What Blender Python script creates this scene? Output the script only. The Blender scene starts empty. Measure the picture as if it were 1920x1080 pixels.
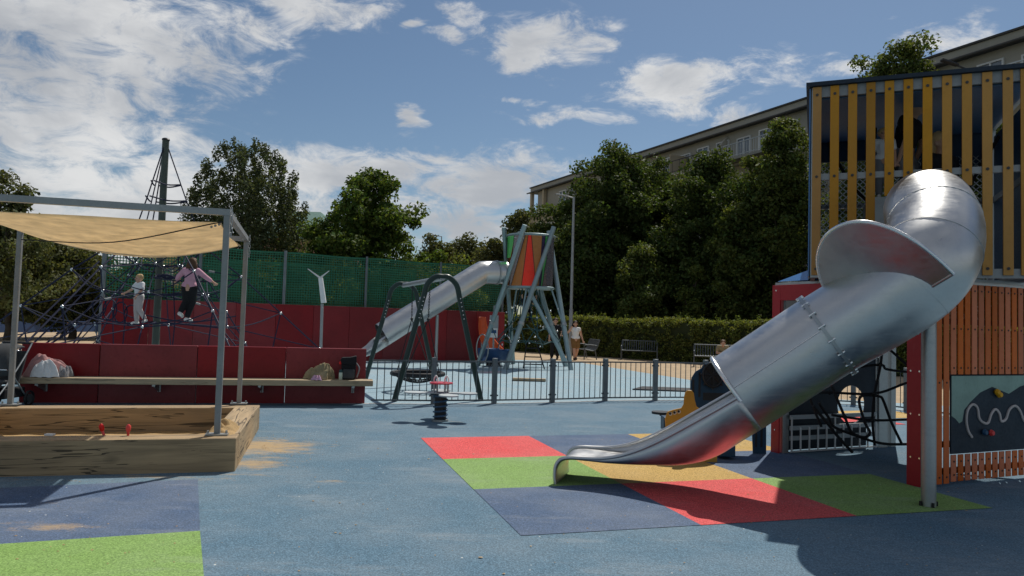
import bpy, bmesh, math, random
import numpy as np
from mathutils import Vector, Matrix

SC = bpy.context.scene
COL = SC.collection
R = math.radians
PI = math.pi

# ------------------------------------------------------------------ camera
FPX = 1370.0                      # focal length in pixels of a 1920 wide picture
EYE = Vector((0, 0, 1.6))
PITCH, ROLL = R(2.63), 0.028
CROT = Matrix.Rotation(R(90) + PITCH, 3, 'X') @ Matrix.Rotation(ROLL, 3, 'Z')
cam_d = bpy.data.cameras.new('camera')
cam = bpy.data.objects.new('camera', cam_d); COL.objects.link(cam)
cam.matrix_world = Matrix.Translation(EYE) @ CROT.to_4x4()
cam_d.sensor_width = 36; cam_d.lens = 36 * FPX / 1920
cam_d.clip_start = 0.05; cam_d.clip_end = 2000
SC.camera = cam

def ray(u, v):
    return CROT @ Vector(((u - 960) / FPX, -(v - 540) / FPX, -1))
def at(u, v, Y):                  # world point at distance Y in front
    d = ray(u, v); return EYE + d * (Y / d.y)
def gnd(u, v, z=0.0):             # world point at height z
    d = ray(u, v); return EYE + d * ((z - EYE.z) / d.z)

# ------------------------------------------------------------------ sun, sky, exposure
SUN_EL, SUN_AZ = R(55), R(26.5)   # azimuth measured from +Y towards +X
sd = bpy.data.lights.new('sun', 'SUN'); sd.energy = 4.7; sd.angle = R(0.53); sd.color = (1, .95, .87)
sun = bpy.data.objects.new('sun', sd); COL.objects.link(sun)
sv = Vector((math.sin(SUN_AZ) * math.cos(SUN_EL), math.cos(SUN_AZ) * math.cos(SUN_EL), math.sin(SUN_EL)))
sun.rotation_euler = sv.to_track_quat('Z', 'Y').to_euler(); sun.location = (0, 0, 30)

SC.view_settings.view_transform = 'Standard'
SC.view_settings.look = 'None'
SC.view_settings.exposure = -0.25
SC.view_settings.gamma = 1
SC.view_settings.use_curve_mapping = False
SC.render.engine = 'CYCLES'
SC.cycles.use_denoising = True
SC.cycles.max_bounces = 6; SC.cycles.diffuse_bounces = 3; SC.cycles.glossy_bounces = 3
SC.cycles.transmission_bounces = 4; SC.cycles.transparent_max_bounces = 8
SC.cycles.caustics_reflective = False; SC.cycles.caustics_refractive = False

world = bpy.data.worlds.new('World'); SC.world = world; world.use_nodes = True
wn = world.node_tree; wn.nodes.clear()
def N(tree, typ, **kw):
    n = tree.nodes.new(typ)
    for k, val in kw.items():
        if k.startswith('i_'):
            key = k[2:]
            n.inputs[int(key) if key.isdigit() else key].default_value = val
        else: setattr(n, k, val)
    return n
def lk(tree, a, b): tree.links.new(a, b)
def mth(tree, op, a, b=None, c=None, clamp=False):
    n = tree.nodes.new('ShaderNodeMath'); n.operation = op; n.use_clamp = clamp
    for i, x in enumerate((a, b, c)):
        if x is None: continue
        if isinstance(x, (int, float)): n.inputs[i].default_value = x
        else: tree.links.new(x, n.inputs[i])
    return n.outputs[0]
def build_world():
    t = wn
    sky = N(t, 'ShaderNodeTexSky', sky_type='NISHITA', sun_disc=False)
    sky.sun_elevation = SUN_EL; sky.sun_rotation = SUN_AZ; sky.altitude = 250
    sky.air_density = 1.0; sky.dust_density = 0.6; sky.ozone_density = 1.6
    tc = N(t, 'ShaderNodeTexCoord'); D = tc.outputs['Generated']
    sep = N(t, 'ShaderNodeSeparateXYZ'); lk(t, D, sep.inputs[0])
    az = mth(t, 'ARCTAN2', sep.outputs[0], sep.outputs[1])
    el = mth(t, 'ARCSINE', sep.outputs[2])
    ae = N(t, 'ShaderNodeCombineXYZ'); lk(t, az, ae.inputs[0]); lk(t, el, ae.inputs[1])
    # ragged outlines: the lookup direction is bent by noise before the cloud field is read
    mp = N(t, 'ShaderNodeMapping'); lk(t, D, mp.inputs[0]); mp.inputs['Scale'].default_value = (1, 1, 2.3)
    def wnoise(scale, detail, rough=.6, dist=0.0):
        n = N(t, 'ShaderNodeTexNoise'); lk(t, mp.outputs[0], n.inputs['Vector'])
        n.inputs['Scale'].default_value = scale; n.inputs['Detail'].default_value = detail
        n.inputs['Roughness'].default_value = rough; n.inputs['Distortion'].default_value = dist
        return n
    nw = wnoise(5.0, 5, .6)
    wv = N(t, 'ShaderNodeVectorMath', operation='MULTIPLY_ADD'); lk(t, nw.outputs['Color'], wv.inputs[0])
    wv.inputs[1].default_value = (.26, .12, 0); wv.inputs[2].default_value = (-.13, -.06, 0)
    av = N(t, 'ShaderNodeVectorMath', operation='ADD'); lk(t, ae.outputs[0], av.inputs[0]); lk(t, wv.outputs[0], av.inputs[1])
    n1 = wnoise(13, 11, .68, .5).outputs[0]
    n2 = wnoise(1.7, 4).outputs[0]
    blobs = [(-200, 330, 640, 420, 1.0), (60, 210, 360, 230, 1.0), (190, 60, 380, 130, .95), (430, 60, 200, 60, .75), (600, 12, 200, 60, .9),
             (330, 400, 480, 150, 1.05), (560, 330, 360, 85, .95), (730, 320, 160, 70, 1.05), (930, 350, 300, 90, .95),
             (800, 430, 340, 90, .85), (1040, 80, 150, 70, .92), (1010, 110, 100, 60, .8), (1285, 150, 190, 66, .92), (1330, 185, 120, 40, .8), (1125, 222, 110, 36, .74), (985, 195, 60, 20, .72),
             (785, 62, 70, 22, .75), (905, 25, 120, 40, .72), (890, 85, 80, 34, .66), (1395, 210, 90, 28, .75), (1775, 62, 140, 36, .74),
             (1550, 125, 150, 30, .68), (770, 232, 66, 30, .68), (1030, 240, 80, 26, .62)]
    acc = None
    for (u, v, ru, rv, amp) in blobs:
        d = ray(u, v).normalized()
        a0, e0 = math.atan2(d.x, d.y), math.asin(d.z)
        sa, se = ru / 1450, rv / 1400
        ma = N(t, 'ShaderNodeVectorMath', operation='MULTIPLY_ADD'); lk(t, av.outputs[0], ma.inputs[0])
        ma.inputs[1].default_value = (1 / sa, 1 / se, 0); ma.inputs[2].default_value = (-a0 / sa, -e0 / se, 0)
        ln = N(t, 'ShaderNodeVectorMath', operation='LENGTH'); lk(t, ma.outputs[0], ln.inputs[0])
        mr = N(t, 'ShaderNodeMapRange', interpolation_type='SMOOTHSTEP'); lk(t, ln.outputs['Value'], mr.inputs[0])
        mr.inputs[1].default_value = 1.2; mr.inputs[2].default_value = 0.0; mr.inputs[3].default_value = 0; mr.inputs[4].default_value = amp
        acc = mr.outputs[0] if acc is None else mth(t, 'MAXIMUM', acc, mr.outputs[0])
    # unseen cloud added outside the view, its cover raised for more fill light
    cosf = N(t, 'ShaderNodeMapRange', interpolation_type='SMOOTHSTEP'); lk(t, sep.outputs[1], cosf.inputs[0])
    cosf.inputs[1].default_value = .75; cosf.inputs[2].default_value = .3; cosf.inputs[3].default_value = 0; cosf.inputs[4].default_value = 1
    amb = mth(t, 'MULTIPLY', mth(t, 'MULTIPLY', mth(t, 'SUBTRACT', n2, .34), 2.6), cosf.outputs[0])
    acc = mth(t, 'MAXIMUM', acc, amb)
    dens = mth(t, 'ADD', acc, mth(t, 'MULTIPLY', mth(t, 'SUBTRACT', n1, .5), mth(t, 'ADD', mth(t, 'MULTIPLY', mth(t, 'MINIMUM', acc, .35), 8.2), .2)))
    mask = N(t, 'ShaderNodeMapRange', interpolation_type='SMOOTHSTEP'); lk(t, dens, mask.inputs[0])
    mask.inputs[1].default_value = .16; mask.inputs[2].default_value = 1.0
    n3 = wnoise(3.6, 7, .6, .3).outputs[0]
    shade = N(t, 'ShaderNodeMapRange', interpolation_type='SMOOTHSTEP'); lk(t, mth(t, 'ADD', n3, mth(t, 'MULTIPLY', acc, .22)), shade.inputs[0])
    shade.inputs[1].default_value = .46; shade.inputs[2].default_value = .84
    cc = N(t, 'ShaderNodeMix', data_type='RGBA'); lk(t, shade.outputs[0], cc.inputs['Factor'])
    cc.inputs['A'].default_value = (12.2, 12.2, 12.1, 1); cc.inputs['B'].default_value = (6.8, 7.1, 7.6, 1)
    skc = N(t, 'ShaderNodeMix', data_type='RGBA', blend_type='MULTIPLY'); skc.inputs['Factor'].default_value = 1
    lk(t, sky.outputs[0], skc.inputs['A']); skc.inputs['B'].default_value = (.94, 1.03, 1.06, 1)
    mx = N(t, 'ShaderNodeMix', data_type='RGBA'); lk(t, mth(t, 'MULTIPLY', mask.outputs[0], .93), mx.inputs['Factor'])
    lk(t, skc.outputs['Result'], mx.inputs['A']); lk(t, cc.outputs['Result'], mx.inputs['B'])
    bg = N(t, 'ShaderNodeBackground'); bg.inputs['Strength'].default_value = 0.075
    out = N(t, 'ShaderNodeOutputWorld')
    lk(t, mx.outputs['Result'], bg.inputs[0]); lk(t, bg.outputs[0], out.inputs[0])
build_world()

# ------------------------------------------------------------------ materials
MATS = {}
def newmat(name):
    m = bpy.data.materials.new(name); m.use_nodes = True
    t = m.node_tree; b = t.nodes['Principled BSDF']
    MATS[name] = m
    return m, t, b
def noise(t, scale, detail=4, rough=.55, vec=None, dist=0):
    n = N(t, 'ShaderNodeTexNoise'); n.inputs['Scale'].default_value = scale
    n.inputs['Detail'].default_value = detail; n.inputs['Roughness'].default_value = rough; n.inputs['Distortion'].default_value = dist
    if vec is not None: lk(t, vec, n.inputs['Vector'])
    return n.outputs[0]
def objco(t, scale=None):
    tc = N(t, 'ShaderNodeTexCoord')
    if scale is None: return tc.outputs['Object']
    mp = N(t, 'ShaderNodeMapping'); lk(t, tc.outputs['Object'], mp.inputs[0]); mp.inputs['Scale'].default_value = scale
    return mp.outputs[0]
def rng(t, x, a, b, c=0.0, d=1.0, smooth=False):
    m = N(t, 'ShaderNodeMapRange'); 
    if smooth: m.interpolation_type = 'SMOOTHSTEP'
    lk(t, x, m.inputs[0])
    for i, q in enumerate((a, b, c, d)): m.inputs[i + 1].default_value = q
    return m.outputs[0]
def mixc(t, fac, A, B, blend='MIX'):
    m = N(t, 'ShaderNodeMix', data_type='RGBA', blend_type=blend)
    if isinstance(fac, (int, float)): m.inputs['Factor'].default_value = fac
    else: lk(t, fac, m.inputs['Factor'])
    for k, x in (('A', A), ('B', B)):
        if isinstance(x, tuple): m.inputs[k].default_value = (*x[:3], 1)
        else: lk(t, x, m.inputs[k])
    return m.outputs['Result']
def bump(t, b, h, strength=.3, dist=.01):
    n = N(t, 'ShaderNodeBump'); n.inputs['Strength'].default_value = strength; n.inputs['Distance'].default_value = dist
    lk(t, h, n.inputs['Height']); lk(t, n.outputs[0], b.inputs['Normal'])
def mul(c, k): return tuple(x * k for x in c[:3])

def paint(name, c, rough=.45, var=.16, scale=3.0, metal=0.0, grime=.25, bumps=.05):
    m, t, b = newmat(name)
    co = objco(t)
    n = noise(t, scale, 5, .6, co)
    f = noise(t, scale * 14, 3, .6, co)
    col = mixc(t, rng(t, n, .3, .7), mul(c, 1 - var), mul(c, 1 + var * .6))
    col = mixc(t, mth(t, 'MULTIPLY', rng(t, f, .55, .75), grime), col, mul(c, .55))
    oi = N(t, 'ShaderNodeObjectInfo'); hv = N(t, 'ShaderNodeHueSaturation'); lk(t, col, hv.inputs['Color'])   # boards of one batch differ a little
    lk(t, rng(t, oi.outputs['Random'], 0, 1, .84, 1.16), hv.inputs['Value']); lk(t, rng(t, mth(t, 'FRACT', mth(t, 'MULTIPLY', oi.outputs['Random'], 17.3)), 0, 1, .88, 1.04), hv.inputs['Saturation'])
    scr = noise(t, 5, 7, .75, objco(t, (3, 3, .7)), .6)
    col = mixc(t, mth(t, 'MULTIPLY', rng(t, scr, .62, .70), .22), hv.outputs[0], mul((c[0] * .6 + .12, c[1] * .6 + .12, c[2] * .6 + .12), 1.1))
    lk(t, col, b.inputs['Base Color']); b.inputs['Metallic'].default_value = metal
    lk(t, rng(t, f, .3, .7, rough - .07, rough + .1), b.inputs['Roughness'])
    b.inputs['Specular IOR Level'].default_value = .35
    if bumps: bump(t, b, f, bumps, .004)
    return m
def rubber(name, c, dust=.25, c2=None, sandspots=None, specks=.5):
    m, t, b = newmat(name)
    co = objco(t)
    g = noise(t, 85, 3, .75, co)
    big = noise(t, .9, 6, .6, co)
    mid = noise(t, 7, 5, .65, co)
    col = mixc(t, rng(t, g, .34, .66), mul(c, .48), mul(c, 1.52))
    if c2: col = mixc(t, rng(t, g, .6, .68), col, c2)
    col = mixc(t, mth(t, 'MULTIPLY', rng(t, big, .38, .72), dust), col, (.42, .42, .40))
    st = noise(t, 2.2, 8, .7, objco(t, (.35, 1.3, 1)))
    col = mixc(t, mth(t, 'MULTIPLY', rng(t, st, .55, .72), .3 * dust / .25), col, (.45, .45, .43))
    col = mixc(t, mth(t, 'MULTIPLY', rng(t, mid, .5, .8), .22), col, mul(c, .6))
    # small pale crumbs lying about
    vo = N(t, 'ShaderNodeTexVoronoi'); vo.inputs['Scale'].default_value = 11; vo.inputs['Randomness'].default_value = 1
    lk(t, co, vo.inputs['Vector'])
    sep = N(t, 'ShaderNodeSeparateColor'); lk(t, vo.outputs['Color'], sep.inputs[0])
    cr = mth(t, 'MULTIPLY', mth(t, 'LESS_THAN', vo.outputs['Distance'], mth(t, 'MULTIPLY', sep.outputs[1], .085)), mth(t, 'GREATER_THAN', sep.outputs[0], 1 - .5 * specks))
    col = mixc(t, cr, col, (.62, .62, .58))
    if sandspots:
        acc = None
        for (x, y, sx, sy, amp) in sandspots:
            ma = N(t, 'ShaderNodeVectorMath', operation='MULTIPLY_ADD'); lk(t, co, ma.inputs[0])
            ma.inputs[1].default_value = (1 / sx, 1 / sy, 0); ma.inputs[2].default_value = (-x / sx, -y / sy, 0)
            ln = N(t, 'ShaderNodeVectorMath', operation='LENGTH'); lk(t, ma.outputs[0], ln.inputs[0])
            w = rng(t, ln.outputs['Value'], 1.5, 0, 0, amp, True)
            acc = w if acc is None else mth(t, 'MAXIMUM', acc, w)
        sn = noise(t, 3.2, 8, .68, objco(t, (1, 2.6, 1)))
        fine = noise(t, 60, 3, .7, co)
        q = mth(t, 'ADD', acc, mth(t, 'ADD', mth(t, 'MULTIPLY', mth(t, 'SUBTRACT', sn, .5), 2.2), mth(t, 'MULTIPLY', mth(t, 'SUBTRACT', fine, .5), .7)))
        msk = rng(t, q, .55, 1.15, 0, .85)
        msk = mth(t, 'MULTIPLY', msk, mth(t, 'GREATER_THAN', acc, .02))
        col = mixc(t, msk, col, (.46, .32, .16))
    lk(t, col, b.inputs['Base Color']); b.inputs['Roughness'].default_value = .88
    b.inputs['Specular IOR Level'].default_value = .25
    bump(t, b, g, .5, .004)
    return m
def wood(name, c, axis=0, cracks=.8):
    m, t, b = newmat(name)
    s = [9, 9, 9]; s[axis] = .8
    co = objco(t, tuple(s))
    g = noise(t, 1.4, 8, .62, co, .6)
    col = mixc(t, rng(t, g, .3, .7), mul(c, .62), mul(c, 1.22))
    big = noise(t, 1.1, 3, .5, objco(t))
    col = mixc(t, rng(t, big, .4, .75, 0, .45), col, mul((c[0] * .8, c[1] * .85, c[2]), .75))
    cm = None                                # drying checks: long thin lines along the grain, opening and closing
    for q, (fa, fc, off) in enumerate(((.40, 9.0, 0.0), (.7, 15.0, 3.7))):
        s2 = [fc, fc, fc]; s2[axis] = fa
        mpn = N(t, 'ShaderNodeMapping'); lk(t, N(t, 'ShaderNodeTexCoord').outputs['Object'], mpn.inputs[0]); mpn.inputs['Scale'].default_value = s2; mpn.inputs['Location'].default_value = (off, off * 1.7, off * .6)
        k = noise(t, 1.0, 2, .4, mpn.outputs[0], .3)
        line = mth(t, 'ABSOLUTE', mth(t, 'SUBTRACT', k, .5))
        s3 = [2.5, 2.5, 2.5]; s3[axis] = 1.1
        op = rng(t, noise(t, 1.0 + q * .6, 2, .5, objco(t, tuple(s3))), .44, .70, 0, .020)
        m1 = mth(t, 'MULTIPLY', mth(t, 'LESS_THAN', line, op), mth(t, 'GREATER_THAN', op, .002))
        cm = m1 if cm is None else mth(t, 'MAXIMUM', cm, m1)
    col = mixc(t, mth(t, 'MULTIPLY', cm, cracks), col, mul(c, .07))
    vo = N(t, 'ShaderNodeTexVoronoi'); vo.inputs['Scale'].default_value = 1.6
    s4 = [1.6, 1.6, 1.6]; s4[axis] = .9
    lk(t, objco(t, tuple(s4)), vo.inputs['Vector'])
    col = mixc(t, rng(t, vo.outputs['Distance'], .15, .03, 0, .7), col, mul(c, .18))
    lk(t, col, b.inputs['Base Color']); b.inputs['Roughness'].default_value = .72
    bump(t, b, mth(t, 'SUBTRACT', g, mth(t, 'MULTIPLY', cm, 2)), .35, .01)
    return m
def steel(name, c=(.60, .61, .62), rough=.3, dirt=.15, sc=1.0):
    m, t, b = newmat(name)
    co = objco(t)
    n = noise(t, 4 * sc, 6, .62, co); f = noise(t, 38 * sc, 4, .6, co)
    st = noise(t, 6, 5, .6, objco(t, (1, 1, 9)))
    col = mixc(t, rng(t, n, .3, .75), mul(c, .92), mul(c, 1.05))
    col = mixc(t, mth(t, 'MULTIPLY', rng(t, f, .5, .8), dirt), col, mul(c, .5))
    lk(t, col, b.inputs['Base Color']); b.inputs['Metallic'].default_value = 1
    sc3 = noise(t, 9, 6, .7, objco(t, (1, 6, 6)), .4)
    r = mth(t, 'ADD', mth(t, 'ADD', rng(t, n, .3, .7, rough - .06, rough + .10), rng(t, st, .4, .7, -.03, .06)), rng(t, sc3, .52, .66, 0, .10))
    lk(t, r, b.inputs['Roughness'])
    return m
def leafmat(name, c, trans=.35, hue=.04, val=.5):
    m, t, b = newmat(name)
    g = N(t, 'ShaderNodeNewGeometry')
    hs = N(t, 'ShaderNodeHueSaturation'); hs.inputs['Color'].default_value = (*c, 1)
    rp = g.outputs['Random Per Island']
    lk(t, rng(t, rp, 0, 1, .5 - hue, .5 + hue * .6), hs.inputs['Hue'])
    v2 = mth(t, 'FRACT', mth(t, 'MULTIPLY', rp, 37.7))
    lk(t, rng(t, v2, 0, 1, 1 - val, 1 + val), hs.inputs['Value'])
    lk(t, hs.outputs[0], b.inputs['Base Color']); b.inputs['Roughness'].default_value = .6
    b.inputs['Specular IOR Level'].default_value = .12
    tr = N(t, 'ShaderNodeBsdfTranslucent'); lk(t, mixc(t, 1.0, hs.outputs[0], (1.25, 1.2, .5), 'MULTIPLY'), tr.inputs[0])
    ms = N(t, 'ShaderNodeMixShader'); ms.inputs[0].default_value = trans
    lk(t, b.outputs[0], ms.inputs[1]); lk(t, tr.outputs[0], ms.inputs[2])
    lk(t, ms.outputs[0], t.nodes['Material Output'].inputs[0])
    return m
def fabric(name, c, trans=0.0, rough=.9, scale=40, var=.2):
    m, t, b = newmat(name)
    co = objco(t)
    n = noise(t, 5, 6, .6, co); f = noise(t, scale, 3, .6, co)
    col = mixc(t, rng(t, n, .3, .7), mul(c, 1 - var), mul(c, 1 + var))
    lk(t, col, b.inputs['Base Color']); b.inputs['Roughness'].default_value = rough
    b.inputs['Specular IOR Level'].default_value = .2
    bump(t, b, f, .25, .004)
    if trans:
        tr = N(t, 'ShaderNodeBsdfTranslucent'); lk(t, col, tr.inputs[0])
        ms = N(t, 'ShaderNodeMixShader'); ms.inputs[0].default_value = trans
        lk(t, b.outputs[0], ms.inputs[1]); lk(t, tr.outputs[0], ms.inputs[2])
        lk(t, ms.outputs[0], t.nodes['Material Output'].inputs[0])
    return m
def tinted(name, c, alpha=.5, rough=.12):
    m, t, b = newmat(name)
    co = objco(t)
    n = noise(t, 9, 6, .7, co)
    b.inputs['Roughness'].default_value = rough
    lk(t, mixc(t, rng(t, n, .4, .75), c, mul(c, .6)), b.inputs['Base Color'])
    tp = N(t, 'ShaderNodeBsdfTransparent'); tp.inputs[0].default_value = (*[min(1, x * 1.5 + .1) for x in c], 1)
    tl = N(t, 'ShaderNodeBsdfTranslucent'); tl.inputs[0].default_value = (*c, 1)
    m0 = N(t, 'ShaderNodeMixShader'); m0.inputs[0].default_value = .5
    lk(t, b.outputs[0], m0.inputs[1]); lk(t, tl.outputs[0], m0.inputs[2])
    ms = N(t, 'ShaderNodeMixShader'); lk(t, rng(t, n, .35, .7, alpha - .1, alpha + .15), ms.inputs[0])
    lk(t, tp.outputs[0], ms.inputs[1]); lk(t, m0.outputs[0], ms.inputs[2])
    lk(t, ms.outputs[0], t.nodes['Material Output'].inputs[0])
    return m
def glassy(name, c=(.03, .04, .05)):
    m, t, b = newmat(name)
    co = objco(t); n = noise(t, .6, 3, .5, co)
    lk(t, mixc(t, rng(t, n, .35, .7), c, mul(c, 2.6)), b.inputs['Base Color']); b.inputs['Roughness'].default_value = .06
    b.inputs['Specular IOR Level'].default_value = .9
    return m
def sandmat(name, c):
    m, t, b = newmat(name)
    co = objco(t); n = noise(t, 2.5, 8, .65, co); f = noise(t, 70, 3, .7, co); k = noise(t, .5, 4, .6, co)
    col = mixc(t, rng(t, n, .3, .7), mul(c, .72), mul(c, 1.2))
    col = mixc(t, rng(t, f, .35, .75, 0, .5), col, mul(c, .55))
    col = mixc(t, rng(t, k, .4, .7, 0, .35), col, (c[0] * .8, c[1] * .86, c[2] * .95))
    lk(t, col, b.inputs['Base Color']); b.inputs['Roughness'].default_value = .95
    b.inputs['Specular IOR Level'].default_value = .1
    bump(t, b, mth(t, 'ADD', f, n), .6, .012)
    return m

# ------------------------------------------------------------------ mesh helpers
WM = {}                                     # world matrices of what has been built
def wmat(o): return WM.get(o.name, Matrix.Identity(4)) if o else Matrix.Identity(4)
class MB:
    def __init__(s): s.v, s.f = [], []
    def add(s, vs, fs):
        k = len(s.v); s.v += [tuple(x) for x in vs]; s.f += [tuple(i + k for i in q) for q in fs]; return s
    def obox(s, o, a, b, c):                # corner and three edge vectors
        o, a, b, c = map(Vector, (o, a, b, c))
        vs = [o, o + a, o + a + b, o + b, o + c, o + a + c, o + a + b + c, o + b + c]
        fs = [(3, 2, 1, 0), (4, 5, 6, 7), (0, 1, 5, 4), (1, 2, 6, 5), (2, 3, 7, 6), (3, 0, 4, 7)]
        if a.cross(b).dot(c) < 0: fs = [q[::-1] for q in fs]
        return s.add(vs, fs)
    def box(s, c, sz):
        c = Vector(c); return s.obox(c - Vector(sz) / 2, (sz[0], 0, 0), (0, sz[1], 0), (0, 0, sz[2]))
    def bar(s, p, q, w, h=None, up=(0, 0, 1)):  # straight square bar
        p, q = Vector(p), Vector(q); h = h or w
        d = (q - p).normalized(); x = d.cross(Vector(up))
        if x.length < 1e-4: x = d.cross(Vector((1, 0, 0)))
        x.normalize(); y = x.cross(d).normalized()
        return s.obox(p - x * w / 2 - y * h / 2, q - p, x * w, y * h)
    def tube(s, pts, r, n=8, caps=True, closed=False):
        pts = [Vector(p) for p in pts]; m = len(pts)
        rs = r if isinstance(r, (list, tuple)) else [r] * m
        fr = frames(pts, closed)
        vs, fs = [], []
        for p, (x, y), q in zip(pts, fr, rs):
            for i in range(n):
                a = 2 * PI * i / n; vs.append(p + (x * math.cos(a) + y * math.sin(a)) * q)
        for j in range(m if closed else m - 1):
            for i in range(n):
                a, b = j * n + i, j * n + (i + 1) % n; k = ((j + 1) % m) * n
                fs.append((a, b, k + (i + 1) % n, k + i))
        if caps and not closed:
            fs.append(tuple(range(n))[::-1]); fs.append(tuple((m - 1) * n + i for i in range(n)))
        return s.add(vs, fs)
    def ball(s, c, r, n=8, m=6):
        c = Vector(c); r = (r, r, r) if isinstance(r, (int, float)) else r
        vs = [c + Vector((0, 0, r[2]))]
        for j in range(1, m):
            for i in range(n):
                t, a = PI * j / m, 2 * PI * i / n
                vs.append(c + Vector((r[0] * math.sin(t) * math.cos(a), r[1] * math.sin(t) * math.sin(a), r[2] * math.cos(t))))
        vs.append(c - Vector((0, 0, r[2]))); L = len(vs) - 1; fs = []
        for i in range(n):
            fs.append((0, 1 + i, 1 + (i + 1) % n)); fs.append((L, L - n + (i + 1) % n, L - n + i))
            for j in range(m - 2):
                a = 1 + j * n; fs.append((a + i, a + n + i, a + n + (i + 1) % n, a + (i + 1) % n))
        return s.add(vs, fs)
    def cyl(s, c, r, h, n=24, r2=None):      # upright, c is the bottom centre
        c = Vector(c); return s.tube([c, c + Vector((0, 0, h))], [r, r if r2 is None else r2], n)
    def prism(s, poly, o, ax, ay, th):       # 2-D outline in plane (ax, ay) from o, extruded by vector th
        o, ax, ay, th = map(Vector, (o, ax, ay, th)); n = len(poly)
        a = [o + ax * p[0] + ay * p[1] for p in poly]; b = [p + th for p in a]
        return s.add(a + b, [tuple(range(n))[::-1], tuple(range(n, 2 * n))] + [(i, (i + 1) % n, n + (i + 1) % n, n + i) for i in range(n)])
    def ring(s, outer, inner, o, ax, ay, th):  # plate with a hole; outlines with equally many points
        o, ax, ay, th = map(Vector, (o, ax, ay, th)); n = len(outer)
        V = lambda P: [o + ax * p[0] + ay * p[1] for p in P]
        a, b = V(outer), V(inner); vs = a + b + [p + th for p in a] + [p + th for p in b]; fs = []
        for i in range(n):
            j = (i + 1) % n
            fs += [(i, n + i, n + j, j), (2 * n + i, 2 * n + j, 3 * n + j, 3 * n + i), (i, j, 2 * n + j, 2 * n + i), (n + i, 3 * n + i, 3 * n + j, n + j)]
        return s.add(vs, fs)
    def build(s, name, m, parent=None, smooth=False, bevel=0, bseg=2, weld=False, local=False):
        inv = Matrix.Identity(4) if local else wmat(parent).inverted()
        me = bpy.data.meshes.new(name)
        me.from_pydata([inv @ Vector(v) for v in s.v], [], s.f); me.validate()
        bm = bmesh.new(); bm.from_mesh(me)
        if weld: bmesh.ops.remove_doubles(bm, verts=bm.verts, dist=1e-5)
        bmesh.ops.recalc_face_normals(bm, faces=bm.faces)
        bm.to_mesh(me); bm.free()
        if smooth:
            me.polygons.foreach_set('use_smooth', [True] * len(me.polygons))
            if smooth != 'all':
                me.set_sharp_from_angle(angle=R(50))
        o = bpy.data.objects.new(name, me); COL.objects.link(o)
        if m: me.materials.append(MATS[m] if isinstance(m, str) else m)
        if parent: o.parent = parent; WM[o.name] = wmat(parent)
        if bevel:
            bv = o.modifiers.new('bevel', 'BEVEL'); bv.width = bevel; bv.segments = bseg; bv.limit_method = 'ANGLE'; bv.angle_limit = R(40)
        return o
def frames(pts, closed=False):
    m = len(pts); out = []; px = None
    for i in range(m):
        a = pts[(i - 1) % m] if (closed or i > 0) else pts[0]
        b = pts[(i + 1) % m] if (closed or i < m - 1) else pts[-1]
        d = (b - a).normalized()
        if px is None:
            px = d.cross(Vector((0, 0, 1)))
            if px.length < 1e-3: px = d.cross(Vector((0, 1, 0)))
        x = px - d * px.dot(d)
        if x.length < 1e-6: x = d.orthogonal()
        x.normalize(); y = d.cross(x); out.append((x, y)); px = x
    return out
def spline(P, k=6):                          # Catmull-Rom
    P = [Vector(p) for p in P]; Q = [P[0] * 2 - P[1]] + P + [P[-1] * 2 - P[-2]]; out = []
    for i in range(1, len(Q) - 2):
        for j in range(k):
            t = j / k; a, b, c, d = Q[i - 1], Q[i], Q[i + 1], Q[i + 2]
            out.append(.5 * ((2 * b) + (c - a) * t + (2 * a - 5 * b + 4 * c - d) * t * t + (3 * b - a - 3 * c + d) * t ** 3))
    return out + [P[-1]]
def thing(name, label, cat, loc=(0, 0, 0), rz=0.0, group=None):
    o = bpy.data.objects.new(name, None); COL.objects.link(o); o.empty_display_size = .2
    o.location = loc; o.rotation_euler = (0, 0, rz)
    WM[o.name] = Matrix.Translation(Vector(loc)) @ Matrix.Rotation(rz, 4, 'Z')
    return tag(o, label, cat, group)
def tag(o, label, cat=None, group=None, kind=None):
    o['label'] = label
    if cat: o['category'] = cat
    if group: o['group'] = group
    if kind: o['kind'] = kind
    return o
def struct(o, label=None):
    o['kind'] = 'structure'
    if label: o['label'] = label
    return o
def inst(src, M, parent):                    # another copy of a piece, sharing its mesh; M is its world matrix
    c = src.copy(); COL.objects.link(c); c.parent = parent
    c.matrix_local = wmat(parent).inverted() @ M; WM[c.name] = M
    return c
def copy_tree(o, parent=None):
    c = o.copy(); COL.objects.link(c)
    if parent: c.parent = parent
    for ch in [x for x in bpy.data.objects if x.parent == o]: copy_tree(ch, c)
    return c
def circ(n, r, cx=0, cy=0, a0=0, rx=None, ry=None):
    return [(cx + (rx or r) * math.cos(a0 + 2 * PI * i / n), cy + (ry or r) * math.sin(a0 + 2 * PI * i / n)) for i in range(n)]
def rrect(x0, y0, x1, y1, r, k=4):
    out = []
    for (cx, cy, a) in ((x1 - r, y1 - r, 0), (x0 + r, y1 - r, 90), (x0 + r, y0 + r, 180), (x1 - r, y0 + r, 270)):
        for i in range(k + 1): out.append((cx + r * math.cos(R(a + 90 * i / k)), cy + r * math.sin(R(a + 90 * i / k))))
    return out
Z = Vector((0, 0, 1))

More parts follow.
